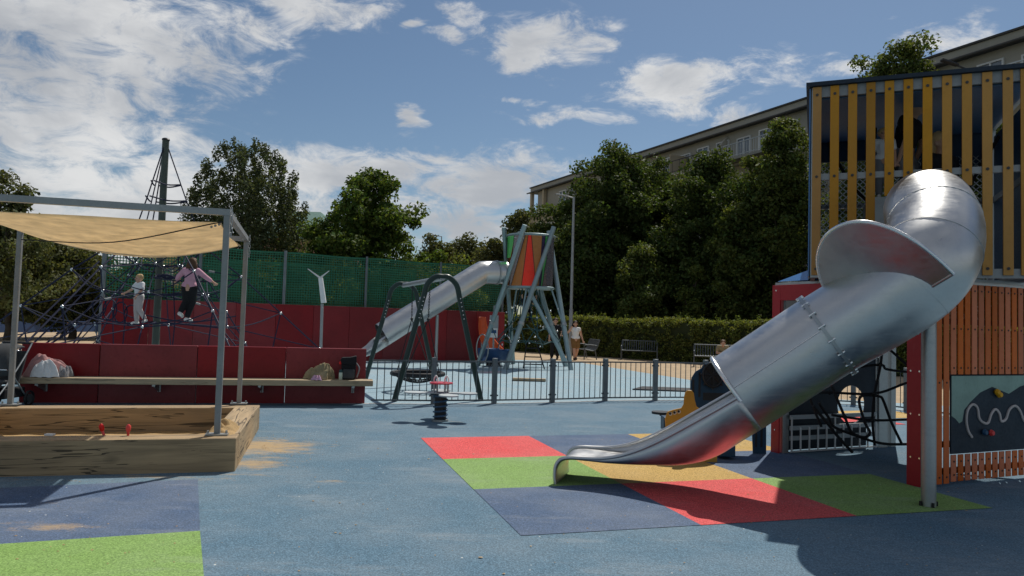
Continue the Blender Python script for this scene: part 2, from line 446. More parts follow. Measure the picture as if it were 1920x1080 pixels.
# ------------------------------------------------------------------ the materials in use
def P2(u, v): p = gnd(u, v); return (p.x, p.y)
sandspots = []
for (u, v, ru, rv, a) in [(480, 838, 1.0, .75, 1.25), (470, 870, .6, .5, 1.0), (540, 832, .8, .22, 1.05), (500, 858, .6, .14, .7), (620, 903, .35, .1, .75), (380, 902, .35, .12, .7), (440, 890, .6, .1, .8),
                          (850, 790, .5, .25, .55), (300, 895, 1.2, .2, .7), (40, 900, 1.0, .2, .5)]:
    x, y = P2(u, v); sandspots.append((x, y, ru, rv, a))
rubber('rubber_blue', (.095, .172, .235), .2, (.2, .30, .37), sandspots)
rubber('rubber_pale_blue', (.255, .37, .43), .3)
sp2 = [(*P2(100, 990), .5, .18, .8), (*P2(40, 985), .5, .2, .6), (*P2(90, 945), .3, .1, .5)]
rubber('rubber_navy', (.072, .115, .195), .2, (.16, .2, .33), sp2)
rubber('rubber_red', (.66, .085, .085), .12, (.72, .22, .2))
rubber('rubber_green', (.20, .335, .085), .14, (.34, .46, .18))
sp3 = [(*P2(1400, 850), 1.3, .45, 1.0)]
rubber('rubber_ochre', (.50, .325, .10), .10, (.60, .44, .2), sp3)
sandmat('sand', (.47, .32, .16)); sandmat('gravel_tan', (.50, .38, .25)); sandmat('earth', (.22, .21, .15)); sandmat('asphalt', (.10, .10, .10))
wood('oak_x', (.37, .26, .14), 0); wood('oak_y', (.44, .32, .18), 1); wood('bench_oak', (.44, .34, .21), 0, .5)
steel('slide_steel', (.56, .56, .555), .35, .10); steel('galvanised', (.40, .42, .42), .45, .25, 2); steel('polished', (.75, .75, .74), .22, .05)
paint('grey_post', (.30, .31, .31), .5, .15, 3, .35); paint('fence_post', (.165, .185, .195), .5, .18, 4, .35); paint('fence_grey', (.11, .125, .135), .5, .15, 3, .4); paint('teal_steel', (.27, .36, .37), .42, .14, 3, .45)
paint('red_board', (.235, .007, .011), .45, .2, 1.2, 0, .5); paint('red_panel', (.40, .010, .020), .4, .1, 1.5); paint('orange_board', (.58, .115, .010), .45, .14, 2, 0, .2)
paint('yellow_board', (.47, .205, .009), .45, .12, 2, 0, .22); paint('hull_yellow', (.60, .30, .02), .42, .1); paint('blue_wall', (.035, .085, .22), .5, .1)
paint('ceiling_blue', (.06, .14, .26), .5, .15); paint('gloss_blue', (.05, .16, .36), .14, .1); paint('cab_blue', (.012, .055, .115), .4, .15); paint('dark_navy', (.012, .024, .040), .6, .25); paint('black_plastic', (.018, .018, .02), .45, .2); paint('dark_green_steel', (.020, .042, .036), .38, .2)
paint('white_paint', (.72, .72, .70), .5, .08); paint('red_plate', (.55, .03, .06), .4, .1); paint('grey_plate', (.42, .46, .47), .5, .12); paint('spring_blue', (.035, .09, .17), .4, .2)
paint('rope_navy', (.014, .017, .048), .7, .25, 20); paint('rope_black', (.014, .015, .018), .7, .2, 20); paint('rope_teal', (.03, .085, .085), .7, .2, 20); paint('mast_green', (.085, .105, .085), .5, .2, 3)
paint('net_green', (.020, .150, .075), .7, .2, 2); paint('orange_plastic', (.75, .11, .025), .35, .1); paint('toy_red', (.72, .03, .025), .35, .08); paint('drum_blue', (.02, .075, .20), .4, .15)
paint('render_beige', (.41, .34, .235), .9, .1, .25, 0, .12); paint('render_grey', (.36, .335, .28), .9, .1, .25, 0, .12); paint('roof_dark', (.045, .048, .052), .6, .2, .5); paint('eave_brown', (.06, .055, .05), .6, .2); paint('window_white', (.62, .62, .60), .5, .06)
paint('render_pink', (.42, .27, .20), .9, .12, .4); paint('render_yellow', (.42, .34, .13), .9, .1, .3); paint('roof_copper', (.22, .36, .30), .6, .15, 1); paint('galv_white', (.50, .52, .52), .4, .1, 3, .2)
paint('bark', (.085, .068, .05), .95, .3, 6, 0, .5, .6); paint('clear_plastic', (.55, .62, .5), .25, .1); paint('board_faded', (.22, .32, .27), .5, .25, 2.5); paint('kerb_grey', (.42, .45, .46), .85, .12, 4)
fabric('sail_cloth', (.90, .76, .54), .55, .85, 60, .14)
fabric('cloth_pink', (.40, .22, .21), 0, .9, 60); fabric('cloth_white', (.75, .75, .74), 0, .9, 60, .08); fabric('cloth_grey', (.22, .22, .23)); fabric('cloth_olive', (.30, .245, .145), 0, .85, 60, .3); fabric('cloth_black', (.014, .014, .016), 0, .7)
fabric('cloth_rose', (.62, .34, .42), 0, .9, 60, .12); fabric('cloth_lilac', (.58, .36, .48), 0, .9, 60, .12); fabric('cloth_cream', (.50, .44, .42), 0, .9, 60, .12); fabric('cloth_khaki', (.22, .12, .045), 0, .9)
fabric('skin', (.56, .33, .23), 0, .55, 80, .06); fabric('hair_brown', (.10, .055, .028), 0, .6, 90, .35); fabric('hair_blond', (.50, .34, .17), 0, .6, 90, .3); fabric('hair_dark', (.03, .02, .015), 0, .6, 90, .3); fabric('shoe_white', (.72, .70, .66), 0, .6, 60, .08); fabric('shoe_dark', (.06, .04, .03), 0, .6)
fabric('pram_grey', (.055, .058, .060), 0, .75, 60, .3)
glassy('window_glass', (.06, .07, .08)); glassy('dim_interior', (.02, .025, .03))
tinted('tint_green', (.16, .50, .20), .85); tinted('tint_red', (.66, .11, .07), .6); tinted('tint_amber', (.42, .26, .12), .6); tinted('tint_violet', (.09, .07, .17), .55); tinted('tint_clear', (.34, .34, .36), .42); tinted('tint_blue', (.02, .10, .28), .62); tinted('tint_yellow', (.80, .60, .03), .8)
leafmat('leaf_linden', (.066, .100, .030), .38); leafmat('leaf_linden_light', (.096, .130, .038), .40); leafmat('leaf_poplar', (.085, .108, .055), .34); leafmat('leaf_plane', (.085, .135, .032), .45)
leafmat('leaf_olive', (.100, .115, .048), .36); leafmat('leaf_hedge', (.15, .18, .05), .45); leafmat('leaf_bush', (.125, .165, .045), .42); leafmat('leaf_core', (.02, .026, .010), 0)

# ------------------------------------------------------------------ ground, rubber surfaces, paths
def sheet(name, pts, z, m, parent=None):
    mb = MB(); n = len(pts); mb.add([(p[0], p[1], z) for p in pts], [tuple(range(n))])
    return mb.build(name, m, parent)
g = MB(); g.add([(-400, -60, 0), (400, -60, 0), (400, 700, 0), (-400, 700, 0)], [(0, 1, 2, 3)])
ground = struct(g.build('ground', 'earth'))
FP = [gnd(u, v) for u, v in [(640, 757), (692, 757), (812, 758), (926, 757), (1035, 755), (1134, 752), (1228, 751), (1322, 751), (1420, 752), (1510, 754), (1600, 759), (1700, 771), (1830, 790)]]
FP = [Vector((p.x, p.y, 0)) for p in FP]
near_pts = [(-30, -20), (30, -20), (30, 12), *[(p.x, p.y) for p in FP[::-1]], (-30, 12.2)]
rubber_area = struct(sheet('rubber_ground', near_pts, .004, 'rubber_blue'))
A1, A2, A3 = gnd(930, 674), gnd(1075, 678), gnd(1290, 712)
A4 = gnd(1450, 742)
far_pts = [(-30, 12.2), *[(p.x, p.y) for p in FP], (30, 11.5), (30, 13), (A4.x + 4, A4.y - 1.6), (A4.x, A4.y), (A3.x, A3.y), (A2.x, A2.y), (A1.x, A1.y), (-4, 33), (-15, 33), (-30, 33)]
pale_area = struct(sheet('pale_rubber_ground', [(x, y) for x, y in far_pts], .0045, 'rubber_pale_blue'))
path = struct(sheet('gravel_path', [(-60, 10), (60, 8), (60, 50), (-60, 90)], .0022, 'gravel_tan'))
leftsand = struct(sheet('sand_path', [P2(-200, 700), P2(96, 660), P2(100, 641), P2(176, 626), P2(176, 622), P2(-200, 620)], .009, 'gravel_tan'))
kerb = MB()
for a, b in zip(FP[:-1], FP[1:]):
    n = Vector((-(b - a).y, (b - a).x, 0)).normalized()
    kerb.add([a - n * .07 + Z * .0085, b - n * .07 + Z * .0085, b + n * .05 + Z * .0085, a + n * .05 + Z * .0085], [(0, 1, 2, 3)])
struct(kerb.build('kerb_strip', 'kerb_grey'))

# colour squares, a grid three by three
T0 = gnd(789, 822); TV = Vector((.283, -.959, 0)); TU = Vector((.959, .283, 0))
c2 = gnd(962, 1007); TS = (c2 - T0).length / 3
e1 = gnd(1605, 973); TW = (e1 - c2).dot(TU) / 2
cols = [['red', 'navy', 'ochre'], ['green', 'ochre', 'navy'], ['navy', 'red', 'green']]
for r in range(3):
    for c in range(3):
        o = T0 + TU * TW * c + TV * TS * r
        q = [o, o + TU * TW, o + TU * TW + TV * TS, o + TV * TS]
        sheet('rubber_tile', [(p.x, p.y) for p in q], .008, 'rubber_' + cols[r][c], rubber_area)
la, lb, lc = gnd(371, 900), gnd(375, 997), gnd(382, 1080)
ld = (lb - gnd(0, 1022)).normalized() * 4.2
s1 = (lc - lb).normalized() * 1.5
for q, m in (([la - ld, la, lb, lb - ld], 'rubber_navy'), ([lb - ld, lb, lb + s1, lb + s1 - ld], 'rubber_green')):
    sheet('rubber_tile', [(p.x, p.y) for p in q], .008, m, rubber_area)
# pattern beyond the tower, seen through its round hole
for u, v, m in ((1560, 790, 'rubber_red'), (1625, 778, 'rubber_ochre')):
    p = gnd(u, v); sheet('rubber_tile', [(p.x - .3, p.y - .6), (p.x + 1.2, p.y - .2), (p.x + .9, p.y + .9), (p.x - .6, p.y + .4)], .008 + .002 * (m == 'rubber_red'), m, rubber_area)

# ------------------------------------------------------------------ foliage
def leaves(name, cen, rad, per, size, m, parent, seed=1, flat=.5, up=.3, aspect=.62):
    """cen (k,3) clump centres, rad (k,3) radii; per leaves in each clump, as small bent leaf faces"""
    rg = np.random.default_rng(seed)
    cen, rad = np.asarray(cen, float), np.asarray(rad, float); k = len(cen); n = k * per
    d = rg.normal(size=(n, 3)); d /= np.linalg.norm(d, axis=1)[:, None]
    rr = rg.random(n) ** .42
    P = np.repeat(cen, per, 0) + d * rr[:, None] * np.repeat(rad, per, 0)
    nr = d * flat + rg.normal(size=(n, 3)) * .55; nr[:, 2] += up
    nr /= np.linalg.norm(nr, axis=1)[:, None]
    t = rg.normal(size=(n, 3)); t -= nr * (t * nr).sum(1)[:, None]; t /= np.linalg.norm(t, axis=1)[:, None]
    b = np.cross(nr, t); s = size * (.65 + .7 * rg.random(n))[:, None]
    w = s * aspect
    V = np.stack([P - t * s * .5, P + b * w * .5 + nr * s * .06, P + t * s * .5 - nr * s * .12, P - b * w * .5 + nr * s * .06], 1).reshape(-1, 3)
    V -= np.array(wmat(parent).translation)[None, :]
    me = bpy.data.meshes.new(name)
    me.vertices.add(len(V)); me.vertices.foreach_set('co', V.astype(np.float32).ravel())
    me.loops.add(4 * n); me.loops.foreach_set('vertex_index', np.arange(4 * n, dtype=np.int32))
    me.polygons.add(n); me.polygons.foreach_set('loop_start', np.arange(0, 4 * n, 4, dtype=np.int32))
    me.polygons.foreach_set('loop_total', np.full(n, 4, np.int32))
    me.update(); me.validate()
    me.materials.append(MATS[m])
    o = bpy.data.objects.new(name, me); COL.objects.link(o)
    if parent: o.parent = parent; WM[o.name] = wmat(parent)
    return o
def crown_points(base, z0, z1, rx, prof, k, seed, inner=.25):
    rg = np.random.default_rng(seed); out = []; H = z1 - z0
    lobes = [(base[0], base[1], z0 + H * .35, rx * .55, H * .3), (base[0], base[1], z0 + H * .66, rx * .42, H * .24)]
    nl = 17
    for i in range(nl):
        h = min(.97, .04 + .94 * ((i + .7 * rg.random()) / nl)); a = 2.4 * i + rg.random() * .9
        r = prof(h); lr = rx * (.24 + .20 * rg.random()) * (.55 + .45 * r); q = max(0, r * rx - lr * .75)
        lobes.append((base[0] + q * math.cos(a), base[1] + q * math.sin(a), min(z0 + H * h, z1 - lr * .6), lr, lr * (.85 + .3 * rg.random())))
    w = np.array([l[3] * l[4] for l in lobes]); w /= w.sum()
    for i in rg.choice(len(lobes), k, p=w):
        l = lobes[i]; d = rg.normal(size=3); d /= np.linalg.norm(d); q = rg.random() ** .4
        out.append((l[0] + d[0] * q * l[3], l[1] + d[1] * q * l[3], max(z0 * .5, l[2] + d[2] * q * l[4])))
    return np.array(out)
PROF = {
    'round': lambda h: max(.06, math.sin(PI * min(1, (h * .92 + .08))) ** .6),
    'linden': lambda h: (.72 + .28 * h / .3) if h < .3 else max(.10, ((1 - h) / .7) ** .58),
    'poplar': lambda h: max(.12, math.sin(PI * min(1, .16 + h * .80)) ** .75),
    'cone': lambda h: max(.05, 1 - h * .95),
}
def tree(name, label, base, top, z0, rx, prof, m, seed, k=150, per=120, size=.26, clump=.85, tall=1.0, core=True, trunk=.2, group='trees round the playground'):
    base = Vector((base[0], base[1], 0))
    t = thing(name, label, 'tree', base, 0, group)
    pts = crown_points(base, z0 + clump * .4, top - clump * .5, rx - clump * .45, PROF[prof], k, seed) if prof in PROF else None
    rg = random.Random(seed)
    rad = np.array([[clump * (.6 + .6 * rg.random())] * 3 for _ in range(k)]); rad[:, 2] *= .75 * tall
    if prof == 'plumes':                     # upright sprays fanning out of the trunk
        pts, rad = [], []
        for i in range(64):
            a = 2.4 * i + rg.random() * .6; q = ((i + .5) / 64) ** .5; tipz = top - (top - z0) * (.36 * q ** 3 + .09 * rg.random())
            for j in range(7):
                f = (j + .6) / 7; e = q * rx * (.55 + .45 * math.sin(min(1, f * 1.35) * PI / 2)) * (1.0 if f < .75 else .95)
                z = z0 + .3 + (tipz - z0 - .6) * f * (.55 + .45 * (1 - q * .2)) + (tipz - z0) * .25 * f * f * 0
                z = z0 + .3 + (tipz - z0 - .7) * f
                pts.append((base.x + e * math.cos(a), base.y + e * math.sin(a), z)); w_ = clump * (1.0 - .55 * f ** 2); rad.append((w_, w_, w_ * 1.9))
        pts, rad = np.array(pts), np.array(rad); k = len(pts)
    tr = MB(); hgt = z0 + (top - z0) * .75
    tr.tube(spline([base - Z * .3, base + Vector((.1, 0, z0 * .5)), base + Vector((-.1, .1, z0)), base + Vector((.1, -.1, hgt))], 4), [trunk * (1.25 - .95 * i / 12) for i in range(13)], 10)
    for i in rg.sample(range(k), min(22, k)):
        p = Vector(pts[i]); h = max(z0 * .8, z0 + (p.z - z0) * .45)
        s0 = base + Vector((0, 0, min(h, hgt * .95)))
        mid = s0.lerp(p, .5) + Vector((0, 0, -.15))
        tr.tube(spline([s0, mid, p], 3), [trunk * .34, trunk * .3, trunk * .26, trunk * .22, trunk * .16, trunk * .12, trunk * .07], 6)
    tr.build('trunk', 'bark', t, True)
    leaves('crown', pts, rad, int(per * 1.5), size * .80, m, t, seed + 5)
    return t

# ------------------------------------------------------------------ trees
def gx(u, Y): return (at(u, 600, Y).x, Y)
def zt(u, v, Y): return at(u, v, Y).z
GR = 'trees beyond the hedge'
tree('linden_tree', 'tall broad dark green linden behind the lamp post and far play tower', gx(1130, 50), zt(1130, 258, 50), 1.6, 6.3, 'linden', 'leaf_linden', 11, 420, 120, .28, .85, group=GR)
tree('linden_tree', 'mid-height linden whose crown covers the apartment wall below the balconies', gx(1325, 46), zt(1330, 288, 46), 1.2, 5.6, 'linden', 'leaf_linden', 12, 360, 120, .27, .8, group=GR)
tree('linden_tree', 'tall linden reaching up beside the corner of the slatted tower', gx(1462, 40), zt(1455, 222, 40), 1.0, 4.0, 'linden', 'leaf_linden_light', 13, 340, 120, .24, .72, group=GR)
tree('linden_tree', 'dark linden between the two tallest crowns above the hedge', gx(1225, 53), zt(1225, 300, 53), 1.0, 4.9, 'linden', 'leaf_linden', 14, 320, 120, .28, .85, group=GR)
tree('linden_tree', 'linden whose top shows above the tower roof by the street lamp head', gx(1695, 31), zt(1695, 46, 31), 2.0, 3.6, 'linden', 'leaf_linden_light', 15, 260, 130, .2, .6, group=GR)
tree('linden_tree', 'slimmer linden top peeping over the upper left corner of the tower', gx(1612, 34), zt(1612, 76, 34), 1.5, 2.4, 'linden', 'leaf_linden_light', 16, 180, 120, .2, .55, group=GR)
tree('linden_tree', 'linden hidden behind the slatted tower, seen between its boards', gx(1830, 33), zt(1830, 135, 33), 1.5, 3.2, 'linden', 'leaf_linden', 17, 200, 110, .24, .8, group=GR)
tree('young_linden_tree', 'low pale green young tree in front of the dark lindens', gx(1205, 43), zt(1205, 455, 43), .5, 2.1, 'round', 'leaf_linden_light', 18, 90, 130, .22, .7, group=GR)
tree('young_linden_tree', 'small yellowish sapling just above the hedge beside the pale young tree', gx(1300, 42), zt(1295, 480, 42), .5, 1.1, 'poplar', 'leaf_bush', 19, 50, 120, .2, .55, group=GR)
tree('linden_tree', 'small distant tree below the end of the apartment block', gx(968, 66), zt(966, 385, 66), 2, 3.1, 'linden', 'leaf_olive', 20, 110, 110, .36, 1.0, group=GR)
tree('linden_tree', 'low dark tree filling the gap beneath the tallest linden', gx(1065, 46), zt(1065, 400, 46), .5, 2.8, 'round', 'leaf_linden', 21, 150, 110, .28, .9, group=GR)
tree('linden_tree', 'low dark tree over the hedge near the red framed lower cube', gx(1395, 42), zt(1390, 320, 42), .5, 3.4, 'round', 'leaf_linden', 22, 170, 110, .27, .9, group=GR)
tree('linden_tree', 'low dark tree over the middle of the hedge', gx(1262, 46), zt(1262, 420, 46), .4, 3.2, 'round', 'leaf_linden', 23, 170, 110, .28, .9, group=GR)
tree('linden_tree', 'low dark tree behind the pale young tree and the hedge', gx(1160, 47), zt(1160, 430, 47), .4, 3.2, 'round', 'leaf_linden', 24, 170, 110, .28, .9, group=GR)
GL = 'trees beyond the green net'
tree('poplar_tree', 'big dense poplar with upright branches beside the climbing net mast', gx(455, 46), zt(455, 238, 46), .4, 4.0, 'plumes', 'leaf_poplar', 31, 330, 90, .22, .62, 1.9, group=GL)
tree('plane_tree', 'bright green broad tree behind the net, between poplar and small tower', gx(682, 44), zt(690, 314, 44), 1.6, 5.0, 'linden', 'leaf_plane', 32, 260, 110, .30, .75, group=GL)
tree('distant_tree', 'small distant tree beside the thin far lamp post', gx(868, 70), zt(868, 428, 70), 1, 3.0, 'round', 'leaf_olive', 33, 110, 110, .36, 1.0, group=GL)
tree('distant_tree', 'low olive green tree behind the far tube slide', gx(925, 64), zt(925, 438, 64), 1, 2.6, 'round', 'leaf_olive', 34, 100, 110, .34, .9, group=GL)
tree('distant_tree', 'low tree at the right foot of the bright green broad tree', gx(800, 52), zt(800, 425, 52), .8, 2.6, 'round', 'leaf_olive', 35, 60, 90, .28, .8, group=GL)
tree('maple_tree', 'dark tree cut by the left edge above the shade sail', gx(-15, 30), zt(10, 308, 30), 2.0, 2.4, 'linden', 'leaf_olive', 36, 100, 90, .2, .6, group=GL)
tree('maple_tree', 'dark bushy tree between shade sail post and climbing net', gx(135, 40), zt(135, 445, 40), .8, 3.0, 'round', 'leaf_olive', 37, 160, 110, .26, .8, group=GL)
tree('maple_tree', 'dark tree behind the left sail post reaching below the sail', gx(15, 36), zt(20, 405, 36), 1.2, 3.2, 'round', 'leaf_olive', 38, 170, 110, .25, .8, group=GL)
for i, (u, v, Y, rr, mm, lab) in enumerate([(265, 470, 44, 2.6, 'leaf_bush', 'leafy tree seen through the net behind the smaller child'), (565, 475, 42, 2.2, 'leaf_linden', 'dark shrub behind the net below the copper roof'),
                                 (640, 478, 40, 2.4, 'leaf_bush', 'light green shrub behind the net and white forked pole'), (750, 470, 42, 2.4, 'leaf_linden', 'dark shrub behind the net above the swing frame'),
                                 (845, 478, 44, 2.4, 'leaf_bush', 'shrub behind the net next to the upper tube slide'), (480, 470, 42, 2.4, 'leaf_linden', 'dark shrub behind the net at the foot of the poplar')]):
    tree('tall_shrub', lab, gx(u, Y), zt(u, v, Y), .1, rr, 'round', mm, 41 + i, 90, 110, .24, .75, trunk=.1, group='shrubs behind the net')

# ------------------------------------------------------------------ apartment block
E0 = Vector((1.3, 88, 0)); ET = Vector((25, -51, 0)).normalized(); EN = Vector((ET.y, -ET.x, 0))
BL, BZ = 92.0, 18.0
bld = thing('apartment_building', 'long beige apartment block with roof terraces behind the lindens', 'building', E0)
def F(s, z, out=0.0): return E0 + ET * s + EN * out + Z * z
if EN.dot(Vector((-1, -1, 0))) < 0: EN = -EN
w = MB(); w.obox(F(0, -.5, -12), ET * BL, EN * 12, Z * (14.2 + .5)); w.build('wall', 'render_beige', bld)
w = MB(); w.obox(F(1.2, 14.2, -11), ET * (BL - 1.2), EN * 9.9, Z * 3.06); w.build('top_storey', 'render_grey', bld)
w = MB(); w.obox(F(-.5, 17.262, -12), ET * (BL + .8), EN * 11.45, Z * .10); ro = w.build('roof', 'roof_dark', bld)
w = MB(); w.obox(F(-.3, 17.365, -12), ET * (BL + .5), EN * 11.15, Z * .52); w.build('attic_band', 'render_grey', ro)
w = MB(); w.obox(F(-.4, 17.887, -12), ET * (BL + .7), EN * 11.28, Z * .12); w.build('roof_edge', 'eave_brown', ro)
w = MB(); w.tube([F(-.5, 17.25, -.48), F(BL, 17.25, -.48)], .08, 8); w.build('gutter', 'eave_brown', ro, True)
w = MB(); w.obox(F(-.2, 14.0, -.2), ET * BL, EN * .55, Z * .2); w.build('cornice', 'render_grey', bld)
# windows: frame, two panes, centre bar
def window_mesh(wd, h, door):
    f = MB()
    f.ring([(0, 0), (wd, 0), (wd, h), (0, h)], [(.1, .1), (wd - .1, .1), (wd - .1, h - .1), (.1, h - .1)], (0, 0, 0), (1, 0, 0), (0, 0, 1), (0, .12, 0))
    f.box((wd / 2, .05, h / 2), (.1, .1, h - .2))
    if h > 1.6: f.box((wd / 4 + .02, .055, h * .72), (wd / 2 - .2, .06, .07)); f.box((wd * .75 - .02, .055, h * .72), (wd / 2 - .2, .06, .07))
    return f
fm = window_mesh(1.5, 1.6, 0).build('window', 'window_white', bld, local=True)
pm = MB().box((.75, .03, .8), (1.28, .02, 1.38)).build('pane', 'window_glass', fm, local=True)
sl = MB().box((.75, .16, -.06), (1.7, .34, .06)).build('sill', 'eave_brown', fm, local=True)
fd = window_mesh(1.45, 2.35, 1).build('window', 'window_white', bld, local=True)
pd = MB().box((.725, .03, 1.17), (1.23, .02, 2.13)).build('pane', 'window_glass', fd, local=True)
wins = [fm, fd]; first = {0: True, 1: True}
def put_window(kind, s, z, out):
    M = Matrix(((ET.x, EN.x, 0, 0), (ET.y, EN.y, 0, 0), (0, 0, 1, 0), (0, 0, 0, 1)))
    M = Matrix.Translation(F(s, z, out)) @ M
    src = wins[kind]
    if first[kind]:
        first[kind] = False; o = src
    else:
        o = src.copy(); COL.objects.link(o); o.parent = bld
        for ch in [x for x in bpy.data.objects if x.parent == src]:
            c = ch.copy(); COL.objects.link(c); c.parent = o
    o.matrix_local = wmat(bld).inverted() @ M
for k in range(24):
    s = 6.5 + 2.35 * k
    put_window(1 if k % 3 else 0, s, 14.35 + (0 if k % 3 else .6), -1.1)
for row, z in enumerate((11.3, 8.2, 5.1)):
    for k in range(17 if row == 0 else 14): put_window(0, 5.5 + 3.1 * k, z, .0)
# roof terraces with railings
def terrace(s0, s1, mname, solid):
    sl = MB().obox(F(s0, 14.18, -.3), ET * (s1 - s0), EN * 1.75, Z * .18).build('terrace_slab', 'render_grey', bld)
    r = MB(); r.bar(F(s0, 15.4, 1.36), F(s1, 15.4, 1.36), .06); r.bar(F(s0, 14.5, 1.36), F(s1, 14.5, 1.36), .04)
    r.bar(F(s0 + .03, 15.4, -.8), F(s0 + .03, 15.4, 1.36), .06)
    n = int((s1 - s0) / (.22 if solid else .9))
    for i in range(n + 1): r.bar(F(s0 + (s1 - s0) * i / n, 14.36, 1.36), F(s0 + (s1 - s0) * i / n, 15.4, 1.36), .035)
    r.build('railing', mname, sl)
terrace(26.0, 33.4, 'eave_brown', False); terrace(33.6, 40.5, 'galv_white', True); terrace(52.0, 64, 'galv_white', True)
w = MB(); w.prism([(0, 0), (1.5, 0), (1.0, 1.6), (0, 2.7)], F(33.4, 14.36, -1.1), EN, Z, ET * .22); w.build('party_wall', 'render_grey', bld)
w = MB(); w.obox(F(28.6, 14.36, -1.1), ET * .12, EN * 1.9, Z * 1.9); w.build('terrace_screen', 'render_beige', bld)
for s in (.1, 3.2): MB().obox(F(s, 14.2, -1.0), ET * .35, EN * .4, Z * 3.05).build('column', 'render_beige', bld)
MB().tube([F(38, 18.1, -4), F(38, 18.9, -4)], .12, 8).build('chimney_pipe', 'eave_brown', bld, True)
# house with a copper roof
hb = thing('house', 'pinkish house with a green copper roof between poplar and broad tree', 'house', (at(560, 500, 66).x, 66, 0))
c = at(562, 448, 66); hx, hz = c.x, c.z
MB().box((hx, 69, hz / 2), (9, 6, hz)).build('wall', 'render_pink', hb)
ap = at(548, 396, 69).z
MB().add([(hx - 5, 65.5, hz), (hx + 5, 65.5, hz), (hx + 5, 72.5, hz), (hx - 5, 72.5, hz), (hx - 1.5, 69, ap), (hx + 1.0, 69, ap)], [(0, 1, 5, 4), (1, 2, 5), (2, 3, 4, 5), (3, 0, 4), (3, 2, 1, 0)]).build('roof', 'roof_copper', hb)
hb2 = thing('house', 'yellow rendered house seen through the green net', 'house', (at(330, 560, 58).x, 58, 0))
hz2 = at(330, 466, 58).z
MB().box((at(345, 560, 58).x, 61, hz2 / 2), (5.5, 6, hz2)).build('wall', 'render_yellow', hb2)
for i, dx in enumerate((-1.4, .6)):
    f = MB().box((at(345, 560, 58).x + dx, 57.97, 4.2), (.9, .1, 1.5)).build('window', 'window_white', hb2)
    MB().box((at(345, 560, 58).x + dx, 57.9, 4.2), (.7, .04, 1.3)).build('pane', 'window_glass', f)
MB().box((at(345, 560, 58).x, 61, hz2 + .2), (6.1, 6.6, .4)).build('roof', 'eave_brown', hb2)

# ------------------------------------------------------------------ hedge
H0, H1 = Vector((-4.0, 44.5, 0)), Vector((17, 24.5, 0)); HD = (H1 - H0).normalized(); HN = Vector((HD.y, -HD.x, 0)); HN = -HN if HN.y > 0 else HN
hedge = thing('hedge', 'long clipped green hedge behind the metal benches', 'hedge', H0)
L = (H1 - H0).length
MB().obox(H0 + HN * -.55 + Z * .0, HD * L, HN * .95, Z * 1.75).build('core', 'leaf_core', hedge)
rg = np.random.default_rng(3); cen = []
for i in range(1500):
    s = rg.random() * L; q = rg.random()
    if q < .35: p = H0 + HD * s + HN * (rg.random() * 1.2 - .6) + Z * (1.78 + .05 * math.sin(s * 1.3) + .08 * rg.random())
    else: p = H0 + HD * s + HN * (.48 + .1 * rg.random()) + Z * (rg.random() * 1.8)
    cen.append(tuple(p))
cen = np.array(cen); rad = np.full((1500, 3), .2); rad[:, 2] = .15
leaves('foliage', cen, rad, 46, .095, 'leaf_hedge', hedge, 4, .4, .35)
tw = []
for i in range(70): tw.append(tuple(H0 + HD * (rg.random() * L) + HN * (rg.random() * .9 - .4) + Z * (1.95 + .12 * rg.random())))
leaves('shoots', np.array(tw), np.full((70, 3), .08) * np.array([1, 1, 2.2]), 12, .09, 'leaf_bush', hedge, 6)

# ------------------------------------------------------------------ red boundary wall with the ball net
def panel_line(P, Q, n, z0, z1, th, m, parent, gap=.004, name='panel'):
    P, Q = Vector(P), Vector(Q); d = (Q - P) / n; u = d.normalized(); nn = Vector((u.y, -u.x, 0))
    for i in range(n):
        a = P + d * i + u * gap
        MB().obox(a + Z * z0, d - u * gap * 2, nn * th, Z * (z1 - z0)).build(name, m, parent, bevel=.008)
BW0 = at(190, 600, 22.3); BW1 = at(944, 600, 29.6); BW0.z = BW1.z = 0
bw = thing('court_wall', 'long red panel wall of the ball court under the green net', 'wall', BW0)
panel_line(BW0, BW1, 11, .02, 1.97, .1, 'red_board', bw)
bu = (BW1 - BW0).normalized(); bn = Vector((bu.y, -bu.x, 0)); bL = (BW1 - BW0).length
netz = 3.78
for u, th in ((190, .10), (372, .08), (532, .08), (686, .07), (826, .07), (944, .08)):
    q = BW0 + bu * 0
    # where the sight line crosses the wall
    d = ray(u, 600); tt = (BW0.x * bu.y - BW0.y * bu.x) / (d.x * bu.y - d.y * bu.x)
    p = Vector((d.x * tt, d.y * tt, 0)) - bn * .12
    MB().bar(p, p + Z * (netz + .05), th).build('post', 'fence_post', bw)
nt = MB(); cell = .085; off = -bn * .18
def netstrand(mb, p, q, w, nrm):
    side = (q - p).cross(nrm).normalized() * w / 2
    mb.add([p - side, q - side, q + side, p + side], [(0, 1, 2, 3)])
